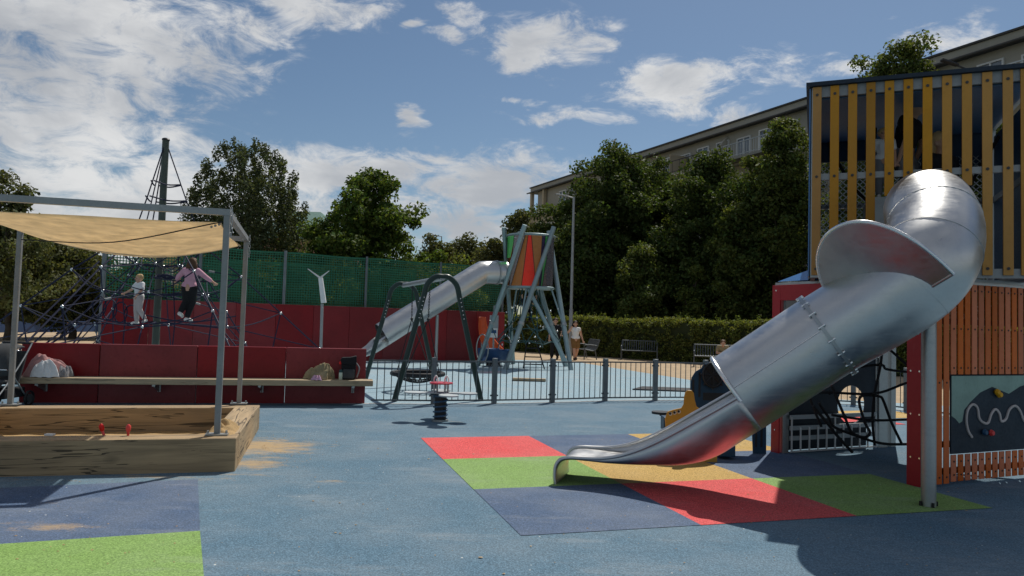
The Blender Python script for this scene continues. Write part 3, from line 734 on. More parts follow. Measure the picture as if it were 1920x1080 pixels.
def make_net(a, b, z0, z1, cell, wd, sway):
    mb = MB(); d = (b - a).normalized(); L = (b - a).length; nn = Vector((d.y, -d.x, 0))
    nx = int(L / cell); nz = int((z1 - z0) / cell)
    bulge = lambda s, z: nn * (sway * math.sin(s * 1.1) * math.sin(PI * (z - z0) / (z1 - z0)) + .03 * math.sin(s * 4.1 + z * 3))
    for i in range(nx + 1):
        s = L * i / nx; prev = None
        for j in range(9):
            z = z0 + (z1 - z0) * j / 8; p = a + d * s + Z * z + bulge(s, z)
            if prev is not None: netstrand(mb, prev, p, wd, nn)
            prev = p
    for j in range(nz + 1):
        z = z0 + (z1 - z0) * j / nz; prev = None
        for i in range(0, 71):
            s = L * i / 70; p = a + d * s + Z * (z - .04 * math.sin(PI * ((s / 3.0) % 1)) * (1 if j == nz else .6)) + bulge(s, z)
            if prev is not None: netstrand(mb, prev, p, wd * (2.2 if j in (0, nz) else 1.15), nn)
            prev = p
    return mb
net1 = thing('ball_net', 'green mesh net stretched above the red court wall', 'net', BW0)
tag(make_net(BW0 + off, BW1 + off, 1.93, netz, .085, .027, .10).build('mesh', 'net_green', net1), 'green knotted mesh', kind='stuff')
b2 = BW0 - bn * 11 - bu * 1; b3 = BW1 - bn * 9
net2 = thing('ball_net', 'farther green net across the ball court, behind the first net', 'net', b2)
tag(make_net(b2 + bu * 4.5, b3, .6, 4.1, .12, .026, .14).build('mesh', 'net_green', net2), 'green knotted mesh', kind='stuff')
cw2 = thing('court_wall', 'far red wall of the ball court behind both nets', 'wall', b2)
panel_line(b2 + bu * 4, b3, 6, .02, 1.6, .1, 'red_board', cw2)
# low blue boards far away
q0, q1 = gnd(-260, 626), gnd(196, 622)
bwall = thing('board_wall', 'low blue board wall far behind the climbing net', 'wall', q0)
panel_line(q0, q1, 9, .0, 1.12, .1, 'blue_wall', bwall)
rl = thing('railing', 'dark rail above the low blue board wall', 'railing', q0 + Vector((0, 3, 0)))
for zz in (1.65, 1.3): MB().bar(q0 + Vector((0, 3, zz)), q1 + Vector((2, 3, zz)), .07).build('rail', 'fence_grey', rl)
for i in range(9):
    p = q0.lerp(q1, i / 8) + Vector((0, 3, 0)); MB().bar(p, p + Z * 1.7, .08).build('post', 'fence_grey', rl)

# ------------------------------------------------------------------ low steel fence
fence = thing('fence', 'low grey steel bar fence across the blue rubber ground', 'fence', FP[1])
FH = .84
post_src = MB().box((0, 0, FH / 2 + .02), (.09, .09, FH + .04)).build('post', 'fence_post', fence, bevel=.008, local=True)
bar_src = MB().tube([(0, 0, .06), (0, 0, FH - .03)], .0085, 6).build('bar', 'fence_grey', fence, True, local=True)
clip_src = MB().box((0, 0, 0), (.16, .03, .03)).build('clip', 'fence_grey', fence, local=True)
used = {'p': 0, 'b': 0, 'c': 0}
def fence_put(src, key, M):
    if not used[key]:
        used[key] = 1; src.matrix_local = wmat(fence).inverted() @ M; return src
    return inst(src, M, fence)
for i, p in enumerate(FP[1:]):
    nx = FP[min(i + 2, len(FP) - 1)]; pv = FP[i]
    d = (nx - pv).normalized(); rot = Matrix.Rotation(math.atan2(d.y, d.x), 4, 'Z')
    if i > 0: fence_put(post_src, 'p', Matrix.Translation(p) @ rot)
    if i > 0:
        for z in (.16, .74): fence_put(clip_src, 'c', Matrix.Translation(p + Z * z) @ rot)
for a, b in zip(FP[1:-1], FP[2:]):
    d = (b - a); Ld = d.length; u = d / Ld; n = Vector((-u.y, u.x, 0))
    for zz in (FH - .03, .07): MB().bar(a + u * .03 + Z * zz, b - u * .03 + Z * zz, .022, .028).build('rail', 'fence_grey', fence)
    k = max(6, int(round(Ld / .125)))
    for j in range(1, k):
        fence_put(bar_src, 'b', Matrix.Translation(a + u * (Ld * j / k)))

# ------------------------------------------------------------------ sandbox and its canopy
SBF = gnd(440, 885); SBX = Vector((math.cos(R(14.5)), math.sin(R(14.5)), 0)); SBY = Vector((-SBX.y, SBX.x, 0))
SW, SDp, SH, ST = 3.45, 2.95, .34, .30
sb = thing('sandbox', 'square sandbox of thick cracked oak beams under the shade sail', 'sandbox', SBF, R(14.5))
def sl_(x, y, z=0): return SBF + SBX * x + SBY * y + Z * z       # x <= 0 runs left from the front corner
MB().obox(sl_(-SW, 0, -.02), SBX * SW, SBY * ST, Z * (SH + .02)).build('beam', 'oak_x', sb, bevel=.012)
MB().obox(sl_(-SW, SDp - ST, -.02), SBX * SW, SBY * ST, Z * (SH + .01)).build('beam', 'oak_x', sb, bevel=.012)
MB().obox(sl_(-ST + .0, ST + .003, -.02), SBX * ST, SBY * (SDp - 2 * ST - .006), Z * (SH + .024)).build('beam', 'oak_y', sb, bevel=.012)
MB().obox(sl_(-SW, ST + .003, -.02), SBX * ST, SBY * (SDp - 2 * ST - .006), Z * (SH + .018)).build('beam', 'oak_y', sb, bevel=.012)
def sandfield(x0, x1, y0, y1, fn, nx, ny):
    mb = MB(); vs = []
    for j in range(ny + 1):
        for i in range(nx + 1):
            x = x0 + (x1 - x0) * i / nx; y = y0 + (y1 - y0) * j / ny; vs.append(sl_(x, y, fn(x, y)))
    return mb.add(vs, [(j * (nx + 1) + i, j * (nx + 1) + i + 1, (j + 1) * (nx + 1) + i + 1, (j + 1) * (nx + 1) + i) for j in range(ny) for i in range(nx)])
def gz(x, y, cx, cy, s, h): return h * math.exp(-((x - cx) ** 2 + (y - cy) ** 2) / (2 * s * s))
def lump(x, y): return .012 * (math.sin(13 * x + 2 * math.sin(9 * y)) + math.sin(17 * y + 1.5 * math.sin(11 * x)))
sand_o = sandfield(-SW + ST - .01, -ST + .01, ST - .01, SDp - ST + .01, lambda x, y: .016 + .3 * lump(x, y) + (gz(x, y, -.28, .75, .13, .26) + gz(x, y, -SW + .45, 1.3, .38, .24)) * (1 + 9 * lump(1.7 * x, 1.7 * y)), 60, 50).build('sand', 'sand', None, 'all')
tag(sand_o, 'sand heaped unevenly inside the oak sandbox', 'sand', kind='stuff')
heap = sandfield(-.33, -.03, .18, .92, lambda x, y: SH - .01 + .11 * max(0, 1 - ((x + .18) / .15) ** 2) * max(0, 1 - ((y - .55) / .36) ** 2) * (1 + 14 * lump(3 * x, 3 * y)), 30, 50).build('sand_heap', 'sand', None, 'all')
tag(heap, 'small sand heap spilled on the beam beside the near sail post', 'sand', kind='stuff')
# toys
def handle(u, v, lab, lean):
    p = gnd(u, v, SH); p.z = SH - .03
    t = thing('toy_shovel', lab, 'toy', p)
    MB().tube([p, p + Vector((lean, .0, .075))], [.011, .014], 8).build('shaft', 'toy_red', t, True)
    MB().tube([p + Vector((lean, 0, .07)), p + Vector((lean * 1.2, 0, .095)), p + Vector((lean * 1.5, 0, .125)), p + Vector((lean * 1.6, 0, .145))], [.016, .024, .024, .010], 10).build('grip', 'toy_red', t, True)
handle(197, 816, 'leaning red toy shovel handle stuck in sand, farther from the post', -.03)
handle(240, 817, 'upright red toy shovel handle stuck in sand, nearer the post', .0)
p = gnd(91, 817, SH); p.z = SH
tag(MB().box((p.x, p.y + .02, p.z + .008), (.085, .05, .02)).build('toy_brick', 'cloth_white', None, bevel=.004), 'small pale block lying on the front sandbox beam', 'toy')

cn = thing('canopy_frame', 'grey steel canopy frame standing on the sandbox corners', 'canopy frame', sl_(0, 0), 0)
CT = 2.66
feet = [gnd(407, 815, SH + .005), gnd(448, 757, SH + .005), gnd(19, 759, SH + .005)]
feet.append(feet[0] + (feet[2] - feet[1]))
tops = []
for i, p in enumerate(feet):
    q = Vector((p.x, p.y, CT)); tops.append(q)
    pp = MB().bar(p, q, .060, .060, SBY).build('post', 'grey_post', cn, bevel=.006)
    MB().bar(p + Z * .001, p + Z * .014, .22, .14, SBY).build('base_plate', 'galvanised', pp)
    for sx in (-.09, .09):
        MB().cyl(p + SBX * sx + Z * .014, .012, .03, 8).build('bolt', 'galvanised', pp)
MB().bar(tops[0] + SBX * .032, tops[3], .066, .066).build('beam', 'grey_post', cn)
MB().bar(tops[1] + SBX * .032, tops[2], .066, .066).build('beam', 'grey_post', cn)
MB().bar(tops[0] + SBY * .035, tops[1] - SBY * .035, .062, .062).build('beam', 'grey_post', cn)
MB().bar(tops[3] + SBY * .035, tops[2] - SBY * .035, .062, .062).build('beam', 'grey_post', cn)
for t0 in tops[:2]:
    ch = MB()
    for j in range(7):
        c = t0 + SBX * .05 - SBY * .03 + Z * (.03 - .045 * j)
        ch.tube([c + Vector((0.012 * math.cos(a) * (j % 2), .012 * math.cos(a) * (1 - j % 2), .024 * math.sin(a))) for a in np.linspace(0, 2 * PI, 9)[:-1]], .004, 5, closed=True)
    ch.build('chain', 'galvanised', cn, True)
n1, n2 = tops[0] - Z * .10 - SBX * .06 + SBY * .05, tops[3] - Z * .10 + SBX * .06 + SBY * .05
f1, f2 = tops[1] - Z * .10 - SBX * .06 - SBY * .07, tops[2] - Z * .08 + SBX * .06 - SBY * .07
sail = MB(); vs = []; NX, NY = 40, 20
for j in range(NY + 1):
    b = j / NY
    for i in range(NX + 1):
        a = i / NX
        p = n1.lerp(n2, a).lerp(f1.lerp(f2, a), b)
        sag = math.sin(PI * a) ** .9
        z = -sag * (.03 + .21 * b ** 1.8 + .02 * math.sin(PI * b)) + .010 * math.sin(24 * b + 5 * a) * sag + .006 * math.sin(40 * b - 9 * a) * sag
        p = p - SBX * (.10 * math.sin(PI * b) * (1 - 2 * a)) * .6
        vs.append(p + Z * z)
sail.add(vs, [(j * (NX + 1) + i, j * (NX + 1) + i + 1, (j + 1) * (NX + 1) + i + 1, (j + 1) * (NX + 1) + i) for j in range(NY) for i in range(NX)])
so = sail.build('shade_sail', 'sail_cloth', None, 'all')
sm = so.modifiers.new('thickness', 'SOLIDIFY'); sm.thickness = .003
tag(so, 'sagging beige cloth sail stretched over the sandbox', 'shade sail')
cbl = MB().tube(spline([tops[0] - Z * .10 - SBX * .04, tops[0].lerp(tops[2], .5) - Z * .26, tops[2] - Z * .17], 8), .007, 6).build('sail_cable', 'rope_black', None, True)
tag(cbl, 'thin dark cable running diagonally under the sail', 'cable')
for k in (.03, .045, .06):
    MB().ball(tops[0].lerp(tops[2], k) - Z * (.10 + k * .7), .014).build('cable_clamp', 'galvanised', cbl, True)

# ------------------------------------------------------------------ red wall and bench
WR_, WL_ = gnd(686, 757), at(40, 645, 12.4); WL_.z = 0; WR_.z = 0
wu = (WR_ - WL_).normalized(); wnn = Vector((wu.y, -wu.x, 0))     # towards the viewer
rw = thing('seat_wall', 'low red panel wall behind the long wooden bench', 'wall', WL_)
seams = [40, 188, 371, 537, 688]
def on_wall(u):
    d = ray(u, 650); t = (WL_.x * wu.y - WL_.y * wu.x) / (d.x * wu.y - d.y * wu.x); return Vector((d.x * t, d.y * t, 0))
sp = [on_wall(u) for u in seams]
for a, b in zip(sp[:-1], sp[1:]):
    MB().obox(a + wu * .005 - Z * .01, (b - a) - wu * .010, -wnn * .11, Z * 1.025).build('panel', 'red_board', rw, bevel=.012, bseg=3)
wl = thing('wall_bench', 'long weathered oak plank bench along the low red wall', 'bench', WL_, math.atan2(wu.y, wu.x))
sL, sR = on_wall(40) + wu * .02, on_wall(694)
seat = MB().obox(sL + wnn * .08 + Z * .365, sR + wu * .06 - sL, wnn * .40, Z * .10).build('seat', 'bench_oak', wl, bevel=.008)
for u in (88, 300, 492, 662):
    p = on_wall(u)
    br = MB(); br.obox(p + wnn * .002 + Z * .20, wu * .05, wnn * .02, Z * .16); br.obox(p + wnn * .02 + Z * .33, wu * .05, wnn * .40, Z * .033)
    br.prism([(0, 0), (.36, .12), (.36, .14), (0, .14)], p + wnn * .02 + wu * .02 + Z * .195, wnn, Z, wu * .012)
    br.build('bracket', 'galvanised', wl)

# ------------------------------------------------------------------ things on the bench
def heapcloth(name, c, ax, ay, h, m, seed, parent=None, folds=1.0, n=34, skew=0.0):
    rg = random.Random(seed); mb = MB(); vs = []
    ph = [rg.random() * 6.28 for _ in range(8)]
    u, v = wu, -wnn
    for j in range(n + 1):
        for i in range(n + 1):
            x, y = 2 * i / n - 1, 2 * j / n - 1
            # square to disc
            X, Y = x * math.sqrt(1 - y * y / 2), y * math.sqrt(1 - x * x / 2)
            r = math.hypot(X, Y); a = math.atan2(Y, X)
            edge = 1 + .16 * math.sin(3 * a + ph[0]) + .10 * math.sin(5 * a + ph[1])
            z = h * max(0, 1 - r ** 2.4) ** .75
            z *= 1 + .22 * math.sin(4.2 * X + ph[2]) * math.cos(3.1 * Y + ph[3])
            a2 = math.atan2(Y - .15, X - .35 * math.sin(ph[4])); r2 = math.hypot(Y - .15, X - .35 * math.sin(ph[4]))
            fo = abs(math.sin(4.5 * a2 + 2.2 * r2 + ph[5] + .8 * math.sin(5 * r2 + ph[4]))) ** .55 - .55
            z += folds * .11 * fo * min(1, r2 * 1.8) * (1 - r ** 3 * .8) + folds * .028 * (abs(math.sin(7 * Y + 4 * math.sin(3 * X) + ph[6])) ** .5 - .6) * (1 - r * r * .8)
            z = max(z, .004 + .01 * (1 - r))
            vs.append(Vector(c) + u * (X * ax * edge + skew * z) + v * Y * ay * edge + Z * z)
    mb.add(vs, [(j * (n + 1) + i, j * (n + 1) + i + 1, (j + 1) * (n + 1) + i + 1, (j + 1) * (n + 1) + i) for j in range(n) for i in range(n)])
    o = mb.build(name, m, parent, 'all')
    sd2 = o.modifiers.new('sub', 'SUBSURF'); sd2.levels = 1; sd2.render_levels = 1
    tx = bpy.data.textures.new('crumple', 'CLOUDS'); tx.noise_scale = .13; tx.noise_depth = 1; tx.noise_type = 'HARD_NOISE'
    dp = o.modifiers.new('crumple', 'DISPLACE'); dp.texture = tx; dp.strength = .012 * folds; dp.mid_level = .35; dp.texture_coords = 'LOCAL'
    return o
ZS = .466
def on_seat(u, dep=.26): return on_wall(u) + wnn * dep + Z * ZS
pj = tag(heapcloth('jacket', on_seat(98, .25), .33, .17, .30, 'cloth_pink', 4), 'crumpled dusty pink jacket in a heap on the bench', 'jacket')
ws_ = tag(heapcloth('shirt', on_seat(105, .39) + Z * .0, .19, .10, .24, 'cloth_white', 9, None, 1.2), 'bright white shirt draped over the pink jacket', 'shirt')
gs_ = tag(heapcloth('sweater', on_seat(135, .28), .12, .12, .16, 'cloth_grey', 15), 'small grey garment peeking out beside the pink jacket', 'clothing')
oj = tag(heapcloth('jacket', on_seat(601, .26), .25, .15, .23, 'cloth_olive', 22, None, 1.5, skew=.2), 'crumpled olive jacket lying on the bench beside the backpack', 'jacket')
rc = tag(heapcloth('scarf', on_seat(598, .42) + Z * -.004, .09, .09, .05, 'cloth_lilac', 27), 'pale pink cloth hanging over the bench edge under the olive jacket', 'cloth')
bp_c = on_seat(655, .22)
bp = thing('backpack', 'black backpack standing on the end of the bench', 'backpack', bp_c, math.atan2(wu.y, wu.x))
MB().prism(rrect(-.13, 0, .13, .33, .05), bp_c + wnn * .09, wu, Z, -wnn * .19).build('body', 'cloth_black', bp, True, bevel=.02, bseg=3)
MB().prism([(-.125, .27), (-.15, .36), (-.12, .40), (.02, .405), (.135, .435), (.14, .30), (.10, .26)], bp_c + wnn * .11, wu, Z, -wnn * .2).build('flap', 'cloth_black', bp, True, bevel=.015)
MB().prism(rrect(-.10, .02, .11, .19, .03), bp_c + wnn * .13, wu, Z, -wnn * .045).build('pocket', 'pram_grey', bp, True, bevel=.012)
MB().tube(spline([bp_c + wu * .13 + Z * .30, bp_c + wu * .19 + Z * .2 + wnn * .04, bp_c + wu * .15 + Z * .04 + wnn * .05], 6), .014, 6).build('strap', 'cloth_grey', bp, True)
MB().ball(bp_c - wu * .15 + Z * .30 + wnn * .06, (.022, .015, .03)).build('tag', 'toy_red', bp, True)
bt_c = on_seat(641, .34)
bt = thing('water_bottle', 'clear drinking bottle with green lid before the backpack', 'bottle', bt_c)
MB().tube([bt_c, bt_c + Z * .005, bt_c + Z * .12, bt_c + Z * .135], [.030, .034, .034, .028], 14).build('body', 'clear_plastic', bt, True)
MB().tube([bt_c + Z * .135, bt_c + Z * .165, bt_c + Z * .185], [.034, .033, .018], 14).build('lid', 'rope_teal', bt, True)

# ------------------------------------------------------------------ pushchair at the left edge
pc = at(-4, 700, 11.6); pc.z = 0.006
pr = thing('pushchair', 'grey pushchair parked beside the bench behind the sail post', 'pushchair', pc)
def L3(x, y, z): return pc + Vector((x, y, z))
for s in (-.24, .24):
    MB().tube(spline([L3(s, -.42, .12), L3(s, -.1, .42), L3(s, .25, .8), L3(s, .42, 1.02)], 5), .014, 8).build('frame_tube', 'galvanised', pr, True)
    MB().tube([L3(s, .38, .12), L3(s, .0, .52)], .013, 8).build('frame_tube', 'galvanised', pr, True)
    for y, r in ((-.42, .1), (.38, .13)):
        wh = MB().tube([L3(s * 1.12, y, r) + Vector((0, math.cos(a) * (r - .02), math.sin(a) * (r - .02))) for a in np.linspace(0, 2 * PI, 21)[:-1]], .02, 8, closed=True).build('wheel', 'black_plastic', pr, True)
        MB().tube([L3(s * 1.12 - .02, y, r), L3(s * 1.12 + .02, y, r)], r * .55, 14).build('hub', 'pram_grey', wh)
MB().tube([L3(-.24, .42, 1.02), L3(.24, .42, 1.02)], .018, 8).build('handle', 'black_plastic', pr, True)
hd = MB(); vs = []
for i in range(9):
    a = R(-10 + 125 * i / 8)
    for j in range(9):
        x = -.25 + .5 * j / 8; k = 1 - .14 * abs(x / .25) ** 3
        vs.append(L3(x, .18 - .36 * math.sin(a) * k, .66 + .36 * math.cos(a) * k))
hd.add(vs, [(i * 9 + j, i * 9 + j + 1, i * 9 + 10 + j, i * 9 + 9 + j) for i in range(8) for j in range(8)])
ho = hd.build('hood', 'pram_grey', pr, 'all'); ho.modifiers.new('t', 'SOLIDIFY').thickness = .012
MB().obox(L3(-.22, -.2, .42), (.44, 0, 0), (0, .38, -.06), (0, .02, .05)).build('seat', 'pram_grey', pr, bevel=.02)
MB().obox(L3(-.22, .16, .40), (.44, 0, 0), (0, .18, .50), (0, .04, -.02)).build('backrest', 'pram_grey', pr, bevel=.02)
MB().obox(L3(-.22, -.42, .18), (.44, 0, 0), (0, .22, .22), (0, .02, .02)).build('footrest', 'pram_grey', pr, bevel=.01)
MB().obox(L3(-.22, -.15, .16), (.44, 0, 0), (0, .5, 0), (0, 0, .16)).build('basket', 'cloth_black', pr, bevel=.02)
for z in (.62, .36): MB().tube([L3(-.25, -.16, z), L3(.25, -.16, z)], .012, 8).build('bumper_bar', 'polished', pr, True)

# ------------------------------------------------------------------ spring rocker
rk = gnd(825, 790); rk.z = .004
ro_ = thing('spring_rocker', 'four-seat spring rocker with round red table and white handles', 'spring rocker', rk)
def K(x, y, z): return rk + Vector((x, y, z))
MB().cyl(K(0, 0, 0), .095, .39, 20).build('spring_core', 'black_plastic', ro_, True)
coil = [K(.108 * math.cos(a), .108 * math.sin(a), .03 + .34 * a / (2 * PI * 4.5)) for a in np.linspace(0, 2 * PI * 4.5, 110)]
MB().tube(coil, .014, 6).build('spring', 'spring_blue', ro_, True)
MB().cyl(K(0, 0, 0), .13, .03, 20).build('base_plate', 'galvanised', ro_)
MB().cyl(K(0, 0, .385), .12, .03, 20).build('top_plate', 'spring_blue', ro_)
def petal(a):
    d = Vector((math.cos(a), math.sin(a), 0)); e = Vector((-d.y, d.x, 0))
    P = [(.06, -.10), (.20, -.06)] + [(.42 + .155 * math.cos(b), .155 * math.sin(b)) for b in np.linspace(-2.5, 2.5, 17)] + [(.20, .06), (.06, .10)]
    return MB().prism(P, rk + Z * .43, d, e, Z * .022)
for a in (R(5), R(95), R(185), R(-68)): petal(a).build('seat_plate', 'grey_plate', ro_, True, bevel=.005)
MB().cyl(K(0, 0, .418), .17, .016, 20).build('hub_plate', 'dark_navy', ro_)
MB().cyl(K(0, 0, .585), .185, .022, 28).build('table', 'red_plate', ro_, True, bevel=.004)
for x in (-.085, .085):
    for y in (-.035, .035): MB().cyl(K(x + y * .6, y, .45), .016, .136, 10).build('table_leg', 'galv_white', ro_, True)
    MB().tube(spline([K(x - .03, .03, .60), K(x - .03, .02, .66), K(x - .0, .0, .71), K(x + .03, -.02, .66), K(x + .03, -.03, .60)], 5), .011, 8).build('handle', 'white_paint', ro_, True)

# ------------------------------------------------------------------ basket swing
sw_l, sw_r = gnd(739, 753), gnd(902, 752); 
apx = at(836, 519, (sw_l.y + sw_r.y) / 2); ZA = apx.z
fd_ = at(757, 530, 17.9)
sw = thing('basket_swing', 'dark green basket swing with two arched frames behind the fence', 'swing', sw_l)
cdir = (sw_r - sw_l).normalized(); mid = (sw_l + sw_r) / 2; hw = (sw_r - sw_l).length / 2
bdir = Vector((fd_.x - mid.x, fd_.y - mid.y, 0))
def arch(off, m):
    o = mid + off; P = [o - cdir * hw]
    P += [o - cdir * (hw * .42) + Z * (ZA - .42), o - cdir * (hw * .34) + Z * (ZA - .16), o - cdir * (hw * .16) + Z * (ZA - .01), o + Z * ZA, o + cdir * (hw * .16) + Z * (ZA - .01), o + cdir * (hw * .34) + Z * (ZA - .16), o + cdir * (hw * .42) + Z * (ZA - .42), o + cdir * hw]
    Q = [P[0]] + spline(P[1:-1], 4) + [P[-1]]
    f = MB().tube(Q, .055, 12).build('frame', m, sw, True)
    bo = MB()
    for s in (-1, 1):
        for k in range(6):
            t = k / 5; p = (o + s * cdir * (hw * .42) + Z * (ZA - .42)).lerp(o + s * cdir * (hw * .52) + Z * (ZA - .82), t)
            bo.ball(p - bdir.normalized() * .055, .014, 6, 4)
    bo.build('bolts', 'polished', f, True)['kind'] = 'stuff'
arch(Vector((0, 0, 0)), 'dark_green_steel'); arch(bdir, 'dark_green_steel')
MB().tube([mid + Z * (ZA - .03) + bdir * -.01, mid + Z * (ZA - .03) + bdir * 1.01], .055, 12).build('beam', 'galvanised', sw, True)
bc = mid + bdir * .5 + Z * .40
br_ = .56
MB().tube([bc + Vector((br_ * math.cos(a), br_ * math.sin(a), 0)) for a in np.linspace(0, 2 * PI, 33)[:-1]], .05, 10, closed=True).build('basket_rim', 'rope_black', sw, True)
nb = MB()
for k in range(-4, 5):
    for ax in (0, 1):
        h = k * .12; L = math.sqrt(max(0, br_ ** 2 - h ** 2)); pts = []
        for t in np.linspace(-L, L, 9):
            x, y = (t, h) if ax == 0 else (h, t)
            pts.append(bc + Vector((x, y, -.20 * (1 - (x * x + y * y) / br_ ** 2))))
        nb.tube(pts, .013, 5)
nb.build('basket_net', 'rope_black', sw, True)
for t in (.27, .73):
    hang = mid + bdir * t + Z * (ZA - .08); nod = mid + bdir * (t + (.5 - t) * .06) + Z * (ZA - .85)
    cm = MB()
    for j in range(22):
        c = hang.lerp(nod, (j + .5) / 22)
        cm.tube([c + Vector((.014 * math.cos(a) * (j % 2), .014 * math.cos(a) * (1 - j % 2), .028 * math.sin(a))) for a in np.linspace(0, 2 * PI, 7)[:-1]], .006, 4, closed=True)
    cm.ball(nod, .035)
    cm.build('chain', 'black_plastic', sw, True)
    sgn = -1 if t < .5 else 1
    for s in (-1, 1):
        q = bc + bdir.normalized() * sgn * br_ * .72 + cdir * s * br_ * .69
        MB().tube([nod, q], .011, 6).build('rope', 'rope_black', sw, True)

# ------------------------------------------------------------------ far play tower
TC = at(991, 600, 26.0); TC.z = 0
tw_ = thing('play_tower', 'small drum-shaped play tower on slanted steel legs with coloured panes', 'play tower', TC)
def pol(r, a, z): return TC + Vector((r * math.cos(R(a)), r * math.sin(R(a)), z))
ztop, zbot = at(990, 444, 26).z, at(990, 540, 26).z
for a in (35, 106, 176, 244, 326):
    P = [pol(1.75 - .78 * t - .14 * math.sin(PI * t), a + 80 * t, -.05 + (ztop + .35) * t) for t in (0, 1)]
    P = [pol(1.78, a, -.05), pol(.97, a + 80, ztop + .3)]
    l = MB().tube(P, .085, 12).build('leg', 'teal_steel', tw_, True)
    for t in (.32,):
        c = P[0].lerp(P[1], t); d = (P[1] - P[0]).normalized()
        MB().tube([c - d * .05, c + d * .05], .11, 12).build('clamp', 'galvanised', l, True)
for a in (35, 106, 176, 244, 326):
    t0 = .30; p = pol(1.78, a, -.05).lerp(pol(.97, a + 80, ztop + .3), t0)
    q = pol(.80, a + 18, zbot - .02)
    MB().tube([p, q], .035, 8).build('brace', 'teal_steel', tw_, True)
for a in (280,): MB().tube([pol(1.65, 322, .25), pol(.55, 262, zbot)], .07, 10).build('strut', 'teal_steel', tw_, True)
RD = .86
for z in (ztop, zbot):
    MB().tube([pol(RD, a, z) for a in np.linspace(0, 360, 37)[:-1]], .045, 8, closed=True).build('ring', 'teal_steel', tw_, True)
MB().cyl(TC + Z * (zbot - .04), RD - .02, .05, 36).build('floor', 'teal_steel', tw_)
def pxang(u): return 360 - math.degrees(math.acos(max(-1, min(1, (u - 990) / 45))))
front = [(945, 945), (958, 951), (979, 954), (984, 974), (990, 1001), (1011, 1007), (1017, 1010), (1026, 1013), (1035, 1035)]
edge_t = [pxang(a) for a, b in front] + [382, 405, 428, 450, 472, 495, 518]
edge_b = [pxang(b) for a, b in front] + [386, 400, 434, 446, 478, 490, 522]
tints = ['tint_green', 'tint_clear', 'tint_amber', 'tint_red', 'tint_amber', 'tint_violet', 'tint_green', 'tint_clear', 'tint_clear', 'tint_violet', 'tint_amber', 'tint_clear', 'tint_red', 'tint_clear', 'tint_amber', 'tint_violet']
for i in range(16):
    t0, t1 = edge_t[i], edge_t[(i + 1) % 16] + (360 if i == 15 else 0); b0, b1 = edge_b[i], edge_b[(i + 1) % 16] + (360 if i == 15 else 0)
    mb = MB(); vs = []; zb = zbot + .03 if i not in (0, 15) else (zbot + ztop) / 2 + .12
    for j in range(5):
        t = j / 4
        for (r) in (RD - .03, RD - .045):
            vs += [pol(r, b0 + (b1 - b0) * t, zb), pol(r, t0 + (t1 - t0) * t, ztop - .03)]
    fs = []
    for j in range(4):
        k = 4 * j; fs += [(k, k + 4, k + 5, k + 1), (k + 2, k + 3, k + 7, k + 6)]
    mb.add(vs, fs).build('pane', tints[i], tw_, True)
    MB().tube([pol(RD - .03, b0, zb), pol(RD - .03, t0, ztop)], .012, 6).build('mullion', 'black_plastic', tw_, True)
# climbing ropes below the drum
cl = MB()
for k in range(8):
    a = 45 * k; top = pol(.35, a, zbot - .05); lowp = pol(1.15, a + 25, .75 + .25 * (k % 2)); mid_ = pol(.55, a + 10, 1.7)
    cl.tube([top, mid_, lowp], .02, 6)
for z, r in ((2.2, .42), (1.75, .55), (1.35, .8), (.9, 1.1)):
    cl.tube([pol(r * (1 + .12 * math.sin(5 * i)), i * 30, z + .12 * math.sin(3.1 * i)) for i in range(12)], .018, 6, closed=True)
for k in range(5):
    a = (35, 106, 176, 244, 326)[k]; p = pol(1.78, a, -.05).lerp(pol(.97, a + 80, ztop + .3), .30)
    cl.tube([p, pol(1.1, a + 20, .85), pol(.6, a + 60, 1.5)], .02, 6)
cl.build('climbing_ropes', 'rope_teal', tw_, True)
jn = MB()
for k in range(26): jn.ball(pol(.4 + .75 * random.Random(k).random(), 53 * k, .7 + 1.5 * random.Random(k + 99).random()), .035, 6, 4)
jn.build('rope_knots', 'polished', tw_, True)['kind'] = 'stuff'
ld = MB()
for s in (-.15, .15): ld.tube([TC + Vector((s + .1, -.7, 1.0)), TC + Vector((s * 2.4 + .2, -1.1, .02))], .022, 6)
for t in (.3, .6, .85): ld.tube([TC + Vector((-.05, -.7, 1.0)).lerp(Vector((-.16, -1.1, .02)), t), TC + Vector((.25, -.7, 1.0)).lerp(Vector((.56, -1.1, .02)), t)], .022, 6)
ld.build('rope_ladder', 'rope_black', tw_, True)
# its tube slide
fs_ = thing('tube_slide', 'straight stainless tube slide leading down from the small drum tower', 'slide', (at(700, 650, 23.6).x, 23.6, 0))
ax0 = at(948, 511, 25.8); ax1 = at(904, 511, 25.4); ax2 = at(716, 628, 23.8)
dd = (ax2 - ax1).normalized(); RT = .40
MB().tube([ax0, ax1 + (ax0 - ax1).normalized() * .12, ax1, ax1 + dd * .12, ax2], RT, 28, caps=False).build('tube', 'slide_steel', fs_, True)
MB().tube([ax0.lerp(ax1, .4) + (ax1 - ax0).normalized() * s for s in (-.03, .03)], RT + .03, 28).build('flange', 'galvanised', fs_, True)
fx = frames([ax1, ax2])[0]
sidev = dd.cross(Z).normalized(); upv = sidev.cross(dd).normalized()
ch = MB(); vs = []; rows = [(0, .40, 1.0), (.3, .40, .9), (.55, .38, .6), (.85, .36, .3), (1.2, .35, .15)]
for k, (s, wd, hh) in enumerate(rows):
    dz = max(0, s - .5) * .26
    for i in range(13):
        a = PI + PI * i / 12; vs.append(ax2 + dd * s + sidev * wd * math.cos(a) + upv * (RT * math.sin(a) * (.4 + .6 * hh) - RT * .6 * (1 - hh)) + Z * dz)
ch.add(vs, [(k * 13 + i, k * 13 + i + 1, k * 13 + 14 + i, k * 13 + 13 + i) for k in range(len(rows) - 1) for i in range(12)])
